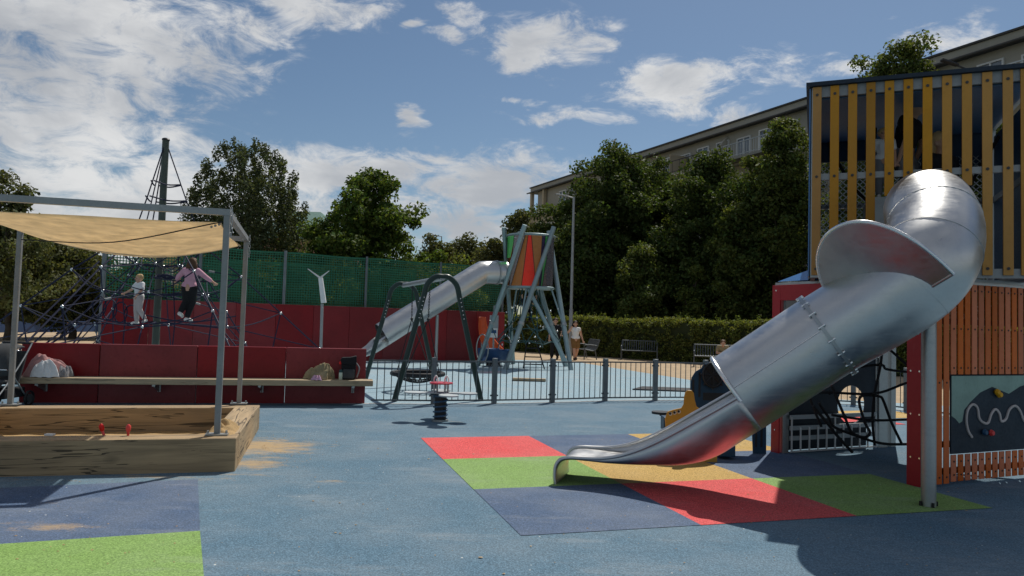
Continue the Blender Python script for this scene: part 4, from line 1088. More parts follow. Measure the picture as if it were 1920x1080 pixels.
co_ = ch.build('chute', 'slide_steel', fs_, 'all'); co_.modifiers.new('t', 'SOLIDIFY').thickness = .02
ppt = at(820, 590, 24.8); MB().tube([(ppt.x, ppt.y, 0), (ppt.x, ppt.y, ppt.z)], .055, 10).build('support', 'galvanised', fs_, True)

# blue drum, orange chute, notice
dc = gnd(926, 690); dc = Vector((dc.x - .05, dc.y + 1.0, 0))
dr = thing('spinning_drum', 'blue rotating drum with a wire hoop beside the tower legs', 'play drum', dc)
for k, m_ in ((0, 'drum_blue'),):
    vs = []
    for i in range(17):
        a = PI + PI * i / 16
        for s in (-.42, .42): vs.append(dc + Vector((s * .9, s * .45, .62)) + Vector((-.45 * math.cos(a) * .45, .9 * math.cos(a) * .45, .45 * math.sin(a))))
    MB().add(vs, [(2 * i, 2 * i + 1, 2 * i + 3, 2 * i + 2) for i in range(16)]).build('trough', m_, dr, 'all').modifiers.new('t', 'SOLIDIFY').thickness = .03
for s in (-.44, .44):
    MB().tube([dc + Vector((s * .9, s * .45, .62)) + Vector((-.45 * math.cos(a) * .5, .9 * math.cos(a) * .5, .5 * math.sin(a))) for a in np.linspace(0, 2 * PI, 25)[:-1]], .022, 6, closed=True).build('hoop', 'galvanised', dr, True)
MB().box(dc + Z * .08, (.5, .3, .14)).build('base', 'black_plastic', dr, bevel=.02)
for x in (-.2, .2): MB().cyl(dc + Vector((x, -.1, 0)), .05, .16, 10).build('foot', 'galvanised', dr, True)
oc = at(915, 640, 28.6); oc.z = 0
os_ = thing('orange_chute', 'flared orange plastic chute in front of the red court wall', 'slide', oc)
vs = []
for i in range(9):
    t = i / 8; z = 1.75 - 1.3 * t; wd = .16 + .3 * t ** 1.6; x = -.15 * math.sin(PI * t) + .1
    for j in range(9):
        a = PI * (j / 8) ; vs.append(oc + Vector((x + .55 * t + wd * math.cos(a) * .9 - .35, -.25 * t - wd * .5 * math.sin(a) * -1, z - .25 * math.sin(a) * t)))
MB().add(vs, [(i * 9 + j, i * 9 + j + 1, i * 9 + 10 + j, i * 9 + 9 + j) for i in range(8) for j in range(8)]).build('trough', 'orange_plastic', os_, 'all').modifiers.new('t', 'SOLIDIFY').thickness = .04
MB().tube([oc + Vector((-.25, .2, 0)), oc + Vector((-.25, .2, 1.7))], .04, 8).build('support', 'galvanised', os_, True)
sp_ = at(926, 612, 28.2)
sg = thing('notice_board', 'small white notice on a grey panel beside the court wall', 'sign', (sp_.x, sp_.y, 0))
MB().box((sp_.x, sp_.y + .04, 1.1), (.07, .05, 2.2)).build('post', 'grey_post', sg)
MB().box((sp_.x, sp_.y, sp_.z + .15), (.34, .03, .55)).build('panel', 'grey_plate', sg)
MB().box((sp_.x, sp_.y - .02, sp_.z - .25), (.30, .02, .36)).build('sheet', 'white_paint', sg)
MB().box((sp_.x, sp_.y - .035, sp_.z - .20), (.2, .008, .12)).build('print', 'drum_blue', sg)

# forked pole
yp = at(604, 600, 21.8); yz = yp.z
yq = thing('forked_pole', 'grey pole with a white sleeve and two thin forked arms', 'pole', (yp.x, yp.y, 0))
pA, pB, pC = at(607, 568, 21.8), at(601, 521, 21.8), at(604, 570, 21.8)
MB().tube([(yp.x, yp.y, 0), pC], .045, 8).build('pole', 'grey_post', yq, True)
MB().tube([pA, pB], [.085, .07], 8).build('sleeve', 'white_paint', yq, True)
for u, v in ((577, 504), (617, 508)): MB().tube([at(600, 521, 21.8), at(u, v, 21.8)], [.03, .012], 6).build('arm', 'white_paint', yq, True)

# ------------------------------------------------------------------ climbing net
NC = at(292, 640, 18.0); NC.z = 0
cnet = thing('climbing_net', 'tall climbing net of dark blue ropes on a green mast', 'climbing net', NC)
MZ = at(307, 262, 18).z
MB().tube([NC, NC + Z * MZ], [.088, .080], 14).build('mast', 'mast_green', cnet, True)
MB().ball(NC + Z * MZ, (.1, .1, .05)).build('mast_cap', 'black_plastic', cnet, True)
rp, kn = MB(), MB()
rn = random.Random(7)
NA = 6; ang = [R(18 + 60 * k) for k in range(NA)]
def npt(r, k, z, da=0.0):
    a = ang[k % NA] + da; return NC + Vector((r * math.cos(a), r * math.sin(a), z))
RA = 4.7
rid = []
for k in range(NA):
    if k % 2 == 0:
        for da in ((-.10, .10) if k == 2 else (0,)): rp.tube([NC + Z * (MZ - .03), npt(.56, k, MZ - 1.55, da), npt(1.0, k, 3.25, da)], .016, 6)
    else: rp.tube([NC + Z * 3.6, npt(1.0, k, 3.25)], .018, 6)
    Q = [npt(1.0, k, 3.25), npt(1.9, k, 2.55), npt(2.9, k, 1.65), npt(3.9, k, .75), npt(RA, k, .0)]
    rp.tube(Q, .020, 6); rid.append(Q)
for zz, rr in ((MZ - 1.10, .40), (MZ - 1.50, .545)):
    for k in (0, 2, 4): rp.tube(spline([npt(rr, k, zz, .1), npt(rr * .55, k + 1, zz - .05), npt(rr, k + 2, zz, -.1)], 4), .019, 6)
inner = []
for k in range(NA):
    inn = [npt(.55, k, 2.75, .5), npt(1.25, k, 2.05, .5), npt(1.8, k, 1.25, .5), npt(2.6, k, .45, .5)]; inner.append(inn)
for k in range(NA):
    Q, Q2, I = rid[k], rid[(k + 1) % NA], inner[k]; I0 = inner[k - 1]
    for j in range(4):
        for S in (Q, Q2):
            pts = [S[j], S[j].lerp(I[min(j, 3)], .5) - Z * .10, I[min(j, 3)]]
            rp.tube(spline(pts, 3), .014, 6)
        if j < 3:
            rp.tube([I[j], I[j + 1]], .014, 6); rp.tube([I[j], Q[j + 1]], .014, 6)
            if j < 2: rp.tube(spline([I[j], (I[j] + I0[j]) / 2 - Z * .15, I0[j]], 4), .013, 6)
        kn.ball(I[min(j, 3)], .04, 6, 4); kn.ball(Q[j], .04, 6, 4)
    for r_, z_ in ((2.9, .05), (3.9, .05)):
        rp.tube([Q[2] if r_ < 3 else Q[3], npt(r_ - .3, k, .02)], .016, 6)
    rp.tube([NC + Z * 2.7, I[0]], .018, 6); rp.tube([NC + Z * 1.35, I[2]], .018, 6); rp.tube([NC + Z * 2.0, I[1]], .018, 6)
    rp.tube(spline([I[3], (I[3] + inner[(k + 1) % NA][3]) / 2 - Z * .1, inner[(k + 1) % NA][3]], 4), .014, 6)
    rp.tube([I[3], npt(2.9, k, .0, .5)], .018, 6)
# coils of spare rope by the mast
for k in range(2):
    c = NC + Vector((.35 + .5 * k, -.3, 2.45 + .02 * k)); rp.tube([c + Vector((.28 * math.cos(a), .1 * math.sin(a), .04 * math.sin(3 * a))) for a in np.linspace(0, 2 * PI, 15)[:-1]], .035, 6, closed=True)
for k in range(4):
    c = NC + Vector((-.2 - .25 * k, -.9, 1.5 + .06 * k)); rp.tube([c + Vector((.16 * math.cos(a), .05, .24 * math.sin(a))) for a in np.linspace(0, 2 * PI, 15)[:-1]], .016, 6, closed=True)
# thick slack ropes of the entry net
for (u0, v0, u1, v1, Y0, Y1) in ((186, 490, 32, 632, 17.6, 15.6), (186, 520, 58, 644, 17.8, 16.2), (190, 560, 80, 644, 17.8, 16.4), (192, 585, 85, 645, 17.6, 16.2), (195, 560, 140, 636, 17.5, 16.6)):
    a, b = at(u0, v0, Y0), at(u1, v1, Y1); d = b - a
    if b.z > .05: b = a + d * (a.z / max(.1, a.z - b.z)) if a.z > b.z + .3 else b
    rp.tube(spline([a, a.lerp(b, .5) - Z * .06, b], 5), .019, 6)
pk = at(352, 603, 17.2); kd = at(258, 608, 17.0)
for (p, h_, hl) in ((pk, 1.5, .64), (kd, 1.17, .60)):
    rp.tube(spline([p + Vector((-1.1, .25, .12)), p + Vector((-.3, .0, .012)), p + Vector((.3, .0, .012)), p + Vector((1.0, .35, .16))], 5), .017, 6)
    rp.tube(spline([p + Vector((-1.2, .5, h_ * hl + .1)), p + Vector((-.42, .12, h_ * hl)), p + Vector((.3, .15, h_ * hl)), p + Vector((1.2, .6, h_ * hl + .1))], 5), .016, 6)
    rp.tube([p + Vector((-.45, .12, h_ * hl)), p + Vector((-.3, .0, .012)), p + Vector((-.5, .3, -p.z + .02))], .015, 6)
rp.build('ropes', 'rope_navy', cnet, True)
kn.build('rope_knots', 'polished', cnet, True)['kind'] = 'stuff'
fer = MB()
for k in range(14):
    p = inner[k % 6][k % 3].lerp(rid[k % 6][k % 3 + 1], .5); q = inner[k % 6][k % 3]; d = (q - p).normalized(); fer.tube([p - d * .07, p + d * .07], .028, 8)
fer.build('ferrules', 'galv_white', cnet, True)['kind'] = 'stuff'

# ------------------------------------------------------------------ lamp posts
def lamp(u0, v0, u1, v1, Y, armu, armv, lab, r=.07, m='grey_post'):
    t0 = at(u1, v1, Y); b = Vector((t0.x, t0.y, 0))
    t = thing('street_lamp', lab, 'street lamp', b, 0, 'street lamps')
    MB().tube([b, b + Z * 2.2, b + Z * 2.25, t0], [r, r, r * .78, r * .6], 12).build('pole', m, t, True)
    e = at(armu, armv, Y)
    ar = MB().tube([t0 - Z * .03, t0.lerp(e, .45)], .03, 8).build('arm', m, t, True)
    d = (e - t0).normalized()
    MB().obox(t0.lerp(e, .35) - Vector((0, .09, .03)), (e - t0) * .65, (0, .18, 0), (0, 0, .06)).build('head', m, t, bevel=.015)
lamp(1068, 660, 1076, 370, 33, 1042, 364, 'tall grey lamp post by the walkers', .085)
lamp(826, 560, 828, 443, 58, 806, 441, 'thin distant lamp post beside the bright green tree', .06)
lamp(1805, 560, 1812, 128, 22, 1765, 112, 'street lamp whose dark head shows above the tower roof', .06, 'black_plastic')

# ------------------------------------------------------------------ park benches
def bench(loc, rz, lab, group):
    t = thing('park_bench', lab, 'bench', loc, rz, group)
    M = wmat(t)
    def W(x, y, z): return M @ Vector((x, y, z))
    for s in (-.8, .8):
        MB().tube(spline([W(s, -.38, 0), W(s, -.36, .42), W(s, -.28, .44), W(s, .12, .42), W(s, .32, .86)], 4), .025, 8).build('frame', 'fence_grey', t, True)
        MB().tube([W(s, .2, 0), W(s, .12, .42)], .025, 8).build('leg', 'fence_grey', t, True)
        MB().tube(spline([W(s, -.36, .42), W(s, -.38, .62), W(s, -.1, .66), W(s, .2, .62)], 4), .02, 8).build('armrest', 'fence_grey', t, True)
    X = M.to_3x3() @ Vector((1, 0, 0))
    for k in range(16):
        x = -.76 + 1.52 * k / 15
        MB().tube(spline([W(x, -.36, .44), W(x, -.1, .43), W(x, .12, .45), W(x, .20, .58), W(x, .33, .88)], 3), .017, 6).build('slat', 'fence_grey', t, True)
    for (y, z) in ((-.37, .44), (.1, .43), (.33, .88)): MB().tube([W(-.8, y, z), W(.8, y, z)], .022, 8).build('rail', 'fence_grey', t, True)
    return t
hang_ = math.atan2(HD.y, HD.x)
b1 = gnd(1200, 676); bench((b1.x, b1.y + .2, 0), R(-12), 'empty slatted metal bench in front of the hedge', 'metal park benches')
b2_ = gnd(1345, 690); bench((b2_.x, b2_.y + .4, 0), R(-14), 'slatted metal bench with a seated person, half hidden by the slide', 'metal park benches')
b3_ = gnd(1098, 673); bench((b3_.x + .1, b3_.y + .2, 0), R(-80), 'metal bench seen end-on beside the walking woman', 'metal park benches')

# low things let into the far rubber ground
q = gnd(992, 715); tm = thing('balance_beam', 'low dark beam lying on the pale rubber behind the fence', 'balance beam', (q.x, q.y, .005))
MB().box((q.x, q.y, .05), (.9, .22, .07)).build('plank', 'bench_oak', tm, bevel=.01)
for s in (-.3, .3): MB().box((q.x + s, q.y, .012), (.12, .18, .02)).build('foot', 'black_plastic', tm)
q = gnd(1245, 731); tr_ = thing('ground_rhombus', 'dark flat rhombus mat set into the pale rubber near the toy boat', 'trampoline', (q.x, q.y, .006))
MB().prism([(-.85, -.35), (.55, -.5), (.95, .35), (-.45, .5)], q + Z * .006, (1, 0, 0), (0, 1, 0), Z * .03).build('slab', 'black_plastic', tr_)  # flat dark rhombus, raised slightly above the rubber

# ------------------------------------------------------------------ twisted cube tower
LA = gnd(1735, 915); LR = R(24.0); LU = Vector((math.cos(LR), math.sin(LR), 0)); LV = Vector((-LU.y, LU.x, 0)); LS = 2.1; LH = 2.17
UR = R(-22.5); UU = Vector((math.cos(UR), math.sin(UR), 0)); UV = Vector((-UU.y, UU.x, 0)); US = 2.24
UA = at(1520, 400, 8.4); UA.z = 0
UZ0, UZ1 = 2.2, 4.42
tower = thing('play_tower', 'big twisted cube play tower with yellow slats above orange boards', 'play tower', LA, LR)
def lw(x, y, z): return LA + LU * x + LV * y + Z * z
def up_(x, y, z): return UA + UU * x + UV * y + Z * z
# lower cube: posts
for (x, y) in ((.06, .06), (LS - .06, .06), (LS - .06, LS - .06), (.06, LS - .06)):
    MB().obox(lw(x - .05, y - .05, -.02), LU * .10, LV * .10, Z * (LH + .02)).build('post', 'galvanised', tower, bevel=.005)
MB().obox(lw(LS * .83, LS - .12, -.02), LU * .17, LV * .10, Z * (LH + .02)).build('post', 'galvanised', tower, bevel=.005)
# orange boards on the front
k = 0; x = .02
p0, p1 = .345, 1.95
screw = MB()
while x < LS - .05:
    wd = .085
    if x < p0 - .01 or x >= p1: spans = [(.03, LH - .03)]
    else: spans = [(.045, .325), (1.17, LH - .03)]
    for z0, z1 in spans:
        MB().obox(lw(x, -.028, z0), LU * wd, LV * .012, Z * (z1 - z0)).build('board', 'orange_board', tower, bevel=.004)
        for zz in ((z0 + .07, z1 - .07) if z1 - z0 < .5 else (z0 + .07, (z0 + z1) / 2, z1 - .07)):
            c = lw(x + wd / 2, -.029, zz); screw.tube([c, c - LV * .004], .010, 8)
    x += .1135
screw.build('screws', 'black_plastic', tower)['kind'] = 'stuff'
for z in (.12, .40, 1.12, 1.7, 2.08): MB().obox(lw(.1, 0.01, z), LU * (LS - .2), LV * .04, Z * .06).build('rail', 'black_plastic', tower)
pl = MB().obox(lw(p0 + .005, -.034, .335), LU * (p1 - p0 - .03), LV * .02, Z * .825).build('maze_panel', 'dark_navy', tower, bevel=.004)
# worn pale paint, cream tube painting light through a wavy slot, sliders
MB().prism([(0, .78), (0, .36), (.06, .33), (.12, .28), (.17, .30), (.20, .42), (.30, .50), (.46, .60), (.66, .66), (.95, .58), (1.15, .66), (1.5, .72), (1.5, .78)], lw(p0 + .01, -.0365, .375), LU, Z, LV * .002).build('worn_paint', 'board_faded', pl)
wave = [(.31, .12), (.25, .19), (.22, .30), (.24, .41), (.32, .47), (.40, .43), (.43, .32), (.50, .27), (.58, .27), (.63, .36), (.70, .41), (.77, .36), (.80, .28), (.88, .30), (.94, .40), (1.04, .44), (1.13, .38), (1.2, .27), (1.28, .27), (1.34, .38)]
wp = spline([lw(p0 + .02 + a, -.040, .38 + b) for a, b in wave], 6)
MB().tube(wp, .014, 6).build('slot_light_tube', 'cloth_cream', pl, True)
for (a, b, m_) in ((.60, .16, 'toy_red'), (.49, .17, 'cab_blue'), (.70, .60, 'hull_yellow'), (.74, .57, 'hull_yellow')):
    c = lw(p0 + .02 + a, -.04, .38 + b); MB().tube([c, c - LV * .02, c - LV * .045], [.026, .036, .024], 12).build('slider_knob', m_, pl, True)
# red frame on the left face
fr_ = MB()
Ro = [(-.03, -.02), (LS + .03, -.02), (LS + .03, LH), (-.03, LH)]
fr_.obox(lw(-.03, -.02, 0), -LU * .02, LV * .20, Z * LH); fr_.obox(lw(-.03, LS - .10, 0), -LU * .02, LV * .14, Z * LH); fr_.obox(lw(-.03, .18, LH - .20), -LU * .02, LV * (LS - .28), Z * .20)
fr_.build('red_frame', 'red_panel', tower, bevel=.004)
sc_ = MB()
for y in (.03, .13, LS - .03):
    for z in np.arange(.3, LH, .45):
        c = lw(-.051, y, z); sc_.tube([c, c - LU * .004], .010, 8)
sc_.build('screws', 'polished', tower)['kind'] = 'stuff'
MB().obox(lw(-.0, LS * .55, 1.35), LV * (LS * .38), LU * .02, Z * .62).build('interior_sheet', 'dim_interior', tower)  # dark sheet standing in for the dim interior behind the red frame
# dark board with round hole at the back, slatted grid below
hx_, hz_ = 1.26, .60
MB().ring(rrect(.10, .34, LS * .82, LH - .05, .02, 7), [(hx_ + .26 * math.cos(R(a)), hz_ + .26 * math.sin(R(a))) for a in np.linspace(0, 360, 33)[:-1]], lw(0, LS - .08, 0), LU, Z, LV * .02).build('hole_board', 'dark_navy', tower)
MB().obox(lw(.12, LS - .04, .03), LU * (LS * .7), LV * .015, Z * .33).build('skirt_board', 'dark_navy', tower)
for z in (.44, .30, .17): MB().obox(lw(.11, LS - .14, z), LU * (LS * .74), LV * .018, Z * .055).build('grid_slat', 'grey_plate', tower)
for i in range(11): MB().obox(lw(.115 + i * .152, LS - .155, .035), LU * .018, LV * .014, Z * (.44 if i % 5 == 0 else .30)).build('grid_bar', 'white_paint', tower)
MB().obox(lw(.11, LS - .155, .02), LU * (LS * .74), LV * .016, Z * .02).build('grid_bar', 'white_paint', tower)
# ropes inside
ropes = MB()
def rin(Y0, Y1, P, r=.016):
    n = len(P) - 1; ropes.tube(spline([at(u, v, Y0 + (Y1 - Y0) * i / n) for i, (u, v) in enumerate(P)], 6), r, 7)
rin(8.8, 9.2, [(1530, 737), (1556, 736), (1640, 738), (1697, 719), (1745, 705)]); rin(8.9, 9.1, [(1560, 778), (1584, 782), (1636, 788), (1697, 787), (1745, 786)])
rin(8.6, 8.8, [(1524, 761), (1551, 793), (1569, 816), (1598, 848)], .018); rin(8.7, 9.1, [(1535, 755), (1553, 782), (1564, 800), (1600, 815), (1651, 831), (1697, 833), (1740, 830)], .017)
rin(8.8, 9.0, [(1560, 725), (1569, 747), (1584, 782), (1596, 809), (1620, 820), (1631, 811), (1622, 793), (1611, 755), (1618, 742), (1647, 743), (1656, 751), (1671, 791), (1691, 833)], .017)
rin(8.9, 9.1, [(1600, 690), (1651, 684), (1662, 692), (1697, 697), (1745, 700)]); rin(9.0, 9.1, [(1650, 640), (1678, 664), (1697, 681), (1740, 715)])
rin(8.7, 8.8, [(1500, 690), (1515, 730), (1524, 761), (1540, 800)]); rin(8.9, 9.0, [(1655, 640), (1651, 684), (1640, 738), (1636, 788), (1640, 835)])
ropes.build('inner_ropes', 'rope_black', tower, True)
rc_ = MB()
for (u, v) in ((1556, 736), (1640, 738), (1584, 782), (1636, 788), (1596, 811), (1651, 684)): rc_.ball(at(u, v, 8.93), .028, 8, 6)
rc_.build('rope_clamps', 'black_plastic', tower, True)['kind'] = 'stuff'
# deck between the cubes, blue corner roofs
MB().obox(lw(-.02, -.02, LH), LU * (LS + .04), LV * (LS + .04), Z * .035).build('deck', 'galvanised', tower)
for (cx, cy, ex, ey) in ((0, LS, 1, -1), (LS, LS, -1, -1)):
    a, b, c = lw(cx, cy, LH + .05), lw(cx + ex * .95, cy, LH + .05), lw(cx, cy + ey * .95, LH + .05); ap_ = lw(cx + ex * .5, cy + ey * .5, LH + .34)
    MB().add([a, b, c, ap_], [(0, 1, 3), (0, 3, 2), (1, 2, 3), (0, 2, 1)]).build('corner_roof', 'gloss_blue', tower)
# upper cube
for (x, y) in ((0, 0), (US - .09, 0), (US - .09, US - .09), (0, US - .09)):
    MB().obox(up_(x, y, UZ0), UU * .09, UV * .09, Z * (UZ1 - UZ0)).build('post', 'galvanised', tower, bevel=.005)
def beam4(z, h, inset=.0, m='grey_post'):
    for (o, a) in ((up_(.09, 0, z), UU), (up_(.09, US - .05, z), UU), (up_(0, .09, z), UV), (up_(US - .05, .09, z), UV)):
        n = UV if a is UU else UU
        MB().obox(o, a * (US - .18), n * .05, Z * h).build('beam', m, tower)
beam4(UZ0, .1); beam4(UZ1 - .12, .12); beam4(UZ0 + 1.13, .07)
rf = MB().obox(up_(-.06, -.06, UZ1 + .002), UU * (US + .12), UV * (US + .12), Z * .045).build('roof', 'dark_navy', tower)
# blue panels closing the upper half of the side and back faces
MB().obox(up_(-.025, .0, UZ0 + .02), UV * US, UU * .015, Z * (UZ1 - UZ0 - .03)).build('side_panel', 'gloss_blue', tower)
MB().obox(up_(.06, .06, UZ1 - .135), UU * (US - .12), UV * (US - .12), Z * .012).build('ceiling', 'ceiling_blue', rf)
MB().obox(up_(.1, US - .03, UZ0 + 1.80), UU * .66, UV * .012, Z * .32).build('back_panel', 'cab_blue', tower)
MB().obox(up_(.78, US - .03, UZ0 + 1.78), UU * .55, UV * .012, Z * .34).build('back_panel', 'gloss_blue', tower)
MB().obox(up_(1.36, US - .03, UZ0 + 1.60), UU * .80, UV * .012, Z * .52).build('back_panel', 'cab_blue', tower)
MB().obox(up_(US - .03, .5, UZ0 + .1), UV * 1.6, UU * .012, Z * 1.9).build('side_panel', 'cab_blue', tower)
dn = MB()                                      # diamond mesh on the back and front, lower half
def diamond(o, ax, L, H, c=.085, r=.006):
    n = int((L + H) / c)
    for i in range(n):
        for s in (0, 1):
            x0 = i * c - H; pts = []
            a, b = (x0, 0), (x0 + H, H)
            ta, tb = 0, H
            if a[0] < 0: ta = -a[0]
            if b[0] > L: tb = H - (b[0] - L)
            if tb - ta < .03: continue
            P = lambda t: (x0 + t, t) if s == 0 else (x0 + t, H - t)
            p, q = P(ta), P(tb)
            dn.tube([o + ax * p[0] + Z * p[1], o + ax * q[0] + Z * q[1]], r, 4)
diamond(up_(.1, US - .06, UZ0 + .1), UU, US - .2, 1.68); diamond(up_(.05, .1, UZ0 + .1), UV, US - .2, 1.05)
tag(dn.build('diamond_mesh', 'galvanised', tower), 'grey diamond wire mesh', kind='stuff')
for z in (.52, .60): MB().obox(up_(.1, US - .09, UZ0 + z), UU * (US - .2), UV * .02, Z * .03).build('cross_rail', 'galv_white', tower)
ip = MB()
for pts in ([(.45, 1.6, 2.25), (.5, 1.5, 3.2), (.45, 1.4, 4.3)], [(.75, 1.2, 2.25), (.72, 1.25, 3.4), (.75, 1.2, 4.2)], [(.75, 1.2, 4.0), (1.1, 1.3, 3.4), (1.0, 1.4, 2.3)], [(.2, 1.4, 4.1), (.45, 1.5, 3.6), (.7, 1.6, 3.3)], [(1.5, 1.2, 2.3), (1.75, 1.2, 3.3), (2.05, 1.0, 3.95)]):
    ip.tube(spline([up_(*p) for p in pts], 5), .02, 7)
ip.build('inner_ropes', 'rope_black', tower, True)
# yellow slats, cut round the slide mouth
MX, MZc, MR = 1.22, 2.80, .52
bolts = MB()
for i in range(12):
    x = .012 + i * (US - .12 - .0) / 11.35; wd = .094; xc = x + wd / 2
    if i == 11: x = min(x, US - .2)
    dx = abs(xc - MX); spans = [(UZ0 + .03, UZ1 - .005)]
    if dx < MR:
        h = math.sqrt(MR * MR - dx * dx); spans = [(MZc + h, UZ1 - .005)]
        if MZc - h - .04 > UZ0 + .12: spans.append((UZ0 + .03, MZc - h))
    for z0, z1 in spans:
        MB().obox(up_(x, -.028, z0), UU * wd, UV * .024, Z * (z1 - z0)).build('slat', 'yellow_board', tower, bevel=.004)
    for zz in (UZ0 + .10, UZ0 + 1.165, UZ1 - .10):
        if any(a < zz - .02 and zz + .02 < b for a, b in spans):
            c = up_(xc, -.029, zz); bolts.tube([c, c - UV * .008], .016, 10)
bolts.build('bolts', 'eave_brown', tower)['kind'] = 'stuff'

# ------------------------------------------------------------------ big tube slide
SD = Vector((-.965, .26, 0)).normalized()
pole_b = gnd(1741, 950)
sl = thing('tube_slide', 'large curved stainless tube slide ending on coloured rubber squares', 'slide', pole_b)
mouth = up_(MX, -.02, MZc)
ringc = at(1382, 737, 7.18); flg = at(1550, 628, 6.95)
axd = (ringc - flg).normalized()
RB = .405
PTH = [mouth + UV * .10, mouth - UV * .12 + Z * .01, at(1741, 394, 7.25), at(1753, 432, 6.85), at(1742, 485, 6.6), at(1708, 528, 6.62), at(1648, 570, 6.75), flg, flg.lerp(ringc, .5), ringc]
C = spline(PTH, 8)
# outer and inner skin
nseg = 40; fr = frames(C); vs, fs2 = [], []
for rr in (RB, RB - .012):
    for p, (x, y) in zip(C, fr):
        for i in range(nseg): a = 2 * PI * i / nseg; vs.append(p + (x * math.cos(a) + y * math.sin(a)) * rr)
m_ = len(C)
for j in range(m_ - 1):
    for i in range(nseg):
        a, b = j * nseg + i, j * nseg + (i + 1) % nseg
        fs2.append((a, b, b + nseg, a + nseg)); o = m_ * nseg; fs2.append((o + a, o + a + nseg, o + b + nseg, o + b))
for i in range(nseg):
    a, b = (m_ - 1) * nseg + i, (m_ - 1) * nseg + (i + 1) % nseg; o = m_ * nseg; fs2.append((a, b, o + b, o + a))
MB().add(vs, fs2).build('tube', 'slide_steel', sl, True)
def collar(idx, dr, w, name, m='slide_steel', par=None):
    p = C[idx]; d = (C[min(idx + 1, m_ - 1)] - C[max(idx - 1, 0)]).normalized(); x, y = fr[idx]
    return MB().tube([p - d * w / 2, p + d * w / 2], RB + dr, nseg).build(name, m, par or sl, True)
for idx in (14, 22, 30, 40, 46): collar(idx, .004, .012, 'seam')
collar(7, .035, .05, 'flange')
fl = collar(56, .03, .03, 'flange', 'galvanised')
p = C[56]; d = axd; x, y = fr[56]; bt_ = MB()
for i in range(18):
    a = 2 * PI * i / 18; q = p + (x * math.cos(a) + y * math.sin(a)) * (RB + .02); bt_.tube([q - d * .035, q + d * .035], .011, 8)
bt_.build('bolts', 'polished', fl, True)['kind'] = 'stuff'
# rolled edge at the lower end of the closed tube
x, y = fr[-1]; lip = []
for i in range(0, 33):
    a = 2 * PI * i / 32; q = (x * math.cos(a) + y * math.sin(a))
    lip.append(C[-1] + q * (RB + .002))
MB().tube([q for q in lip if (q - C[-1]).z > -.10], .02, 8).build('rolled_edge', 'polished', sl, True) if False else None
side = axd.cross(Z).normalized(); upn = side.cross(axd).normalized()
arc = [C[-1] + (side * math.cos(a) + upn * math.sin(a)) * (RB + .004) for a in np.linspace(-.12, PI + .12, 28)]
MB().tube(arc, .022, 8).build('rolled_edge', 'polished', sl, True)
nearv = side if side.y < 0 else -side
MB().tube([C[i] + (nearv * math.cos(R(12)) + upn * math.sin(R(12))) * (RB + .001) for i in range(57, m_)], .0045, 6).build('weld_seam', 'polished', sl, True)
# anti-climb plate
dcn = at(1650, 566, 6.70); dn_ = Vector((-.54, -.44, -.72)).normalized()
e1_ = dn_.cross(Z).normalized(); e2_ = e1_.cross(dn_).normalized()
def on_plate(u, v):
    d = ray(u, v); t = (dcn - EYE).dot(dn_) / d.dot(dn_); q = EYE + d * t - dcn; return (q.dot(e1_), q.dot(e2_))
outl = [on_plate(u, v) for u, v in [(1640, 600), (1572, 575), (1548, 542), (1537, 515), (1533, 485), (1539, 458), (1553, 438), (1576, 423), (1606, 416), (1640, 419), (1680, 433), (1720, 456), (1757, 485), (1787, 513), (1727, 549), (1690, 590)]]
cl_ = spline([dcn + e1_ * a + e2_ * b for a, b in outl[1:14]], 4)
gp = MB().prism([((q - dcn).dot(e1_), (q - dcn).dot(e2_)) for q in cl_] + [outl[14], outl[15], outl[0]], dcn, e1_, e2_, dn_ * .012).build('guard_plate', 'slide_steel', sl)
MB().tube(cl_, .018, 8).build('plate_edge', 'polished', gp, True)
a, b = (dcn + e1_ * p[0] + e2_ * p[1] for p in (outl[13], outl[14])); MB().tube([a, b], .018, 8).build('plate_edge', 'slide_steel', gp, True)
# open chute: bottom line, side height, half width along the run
ST_ = [((-.23, .64), (.0, .965), .405), ((-.04, .505), (.19, .84), .405), ((.15, .372), (.37, .725), .40), ((.33, .29), (.55, .61), .39), ((.53, .248), (.73, .50), .378), ((.76, .236), (.91, .405), .362),
       ((1.0, .234), (1.10, .33), .348), ((1.22, .24), (1.28, .292), .338), ((1.42, .25), (1.44, .282), .333), ((1.58, .25), (1.59, .276), .33), ((1.665, .228), (1.675, .25), .33), ((1.705, .17), (1.72, .185), .33), ((1.712, .09), (1.73, .09), .33), ((1.705, .006), (1.723, .006), .33)]
base_xy = Vector((ringc.x, ringc.y, 0)); SN = Vector((SD.y, -SD.x, 0)); SN = -SN if SN.y > 0 else SN   # towards the viewer
def at_s(s, z, o=0): return base_xy + SD * s + SN * o + Z * z
rowsv = []; rail_n, rail_f = [], []
for k, (pb, pr_, wv) in enumerate(ST_):
    sq = max(.22, 1 - .13 * max(0, k - 1)); row = []
    for i in range(21):
        a = PI * i / 20; yy = 1 - math.sin(a) ** (.25 + .75 * sq); cx = math.cos(a); cxx = math.copysign(abs(cx) ** (.5 + .5 * sq), cx)
        row.append(at_s(pb[0] + (pr_[0] - pb[0]) * yy, pb[1] + (pr_[1] - pb[1]) * yy, wv * cxx))
    rowsv.append(row); rail_n.append(row[0]); rail_f.append(row[-1])
cols_ = [spline([r[i] for r in rowsv], 4) for i in range(21)]; nk = len(cols_[0])
ch = MB(); ch.add([cols_[i][k] for k in range(nk) for i in range(21)], [(k * 21 + i, k * 21 + i + 1, (k + 1) * 21 + i + 1, (k + 1) * 21 + i) for k in range(nk - 1) for i in range(20)])
co2 = ch.build('chute', 'slide_steel', sl, 'all'); sm = co2.modifiers.new('t', 'SOLIDIFY'); sm.thickness = .014; sm.offset = 0
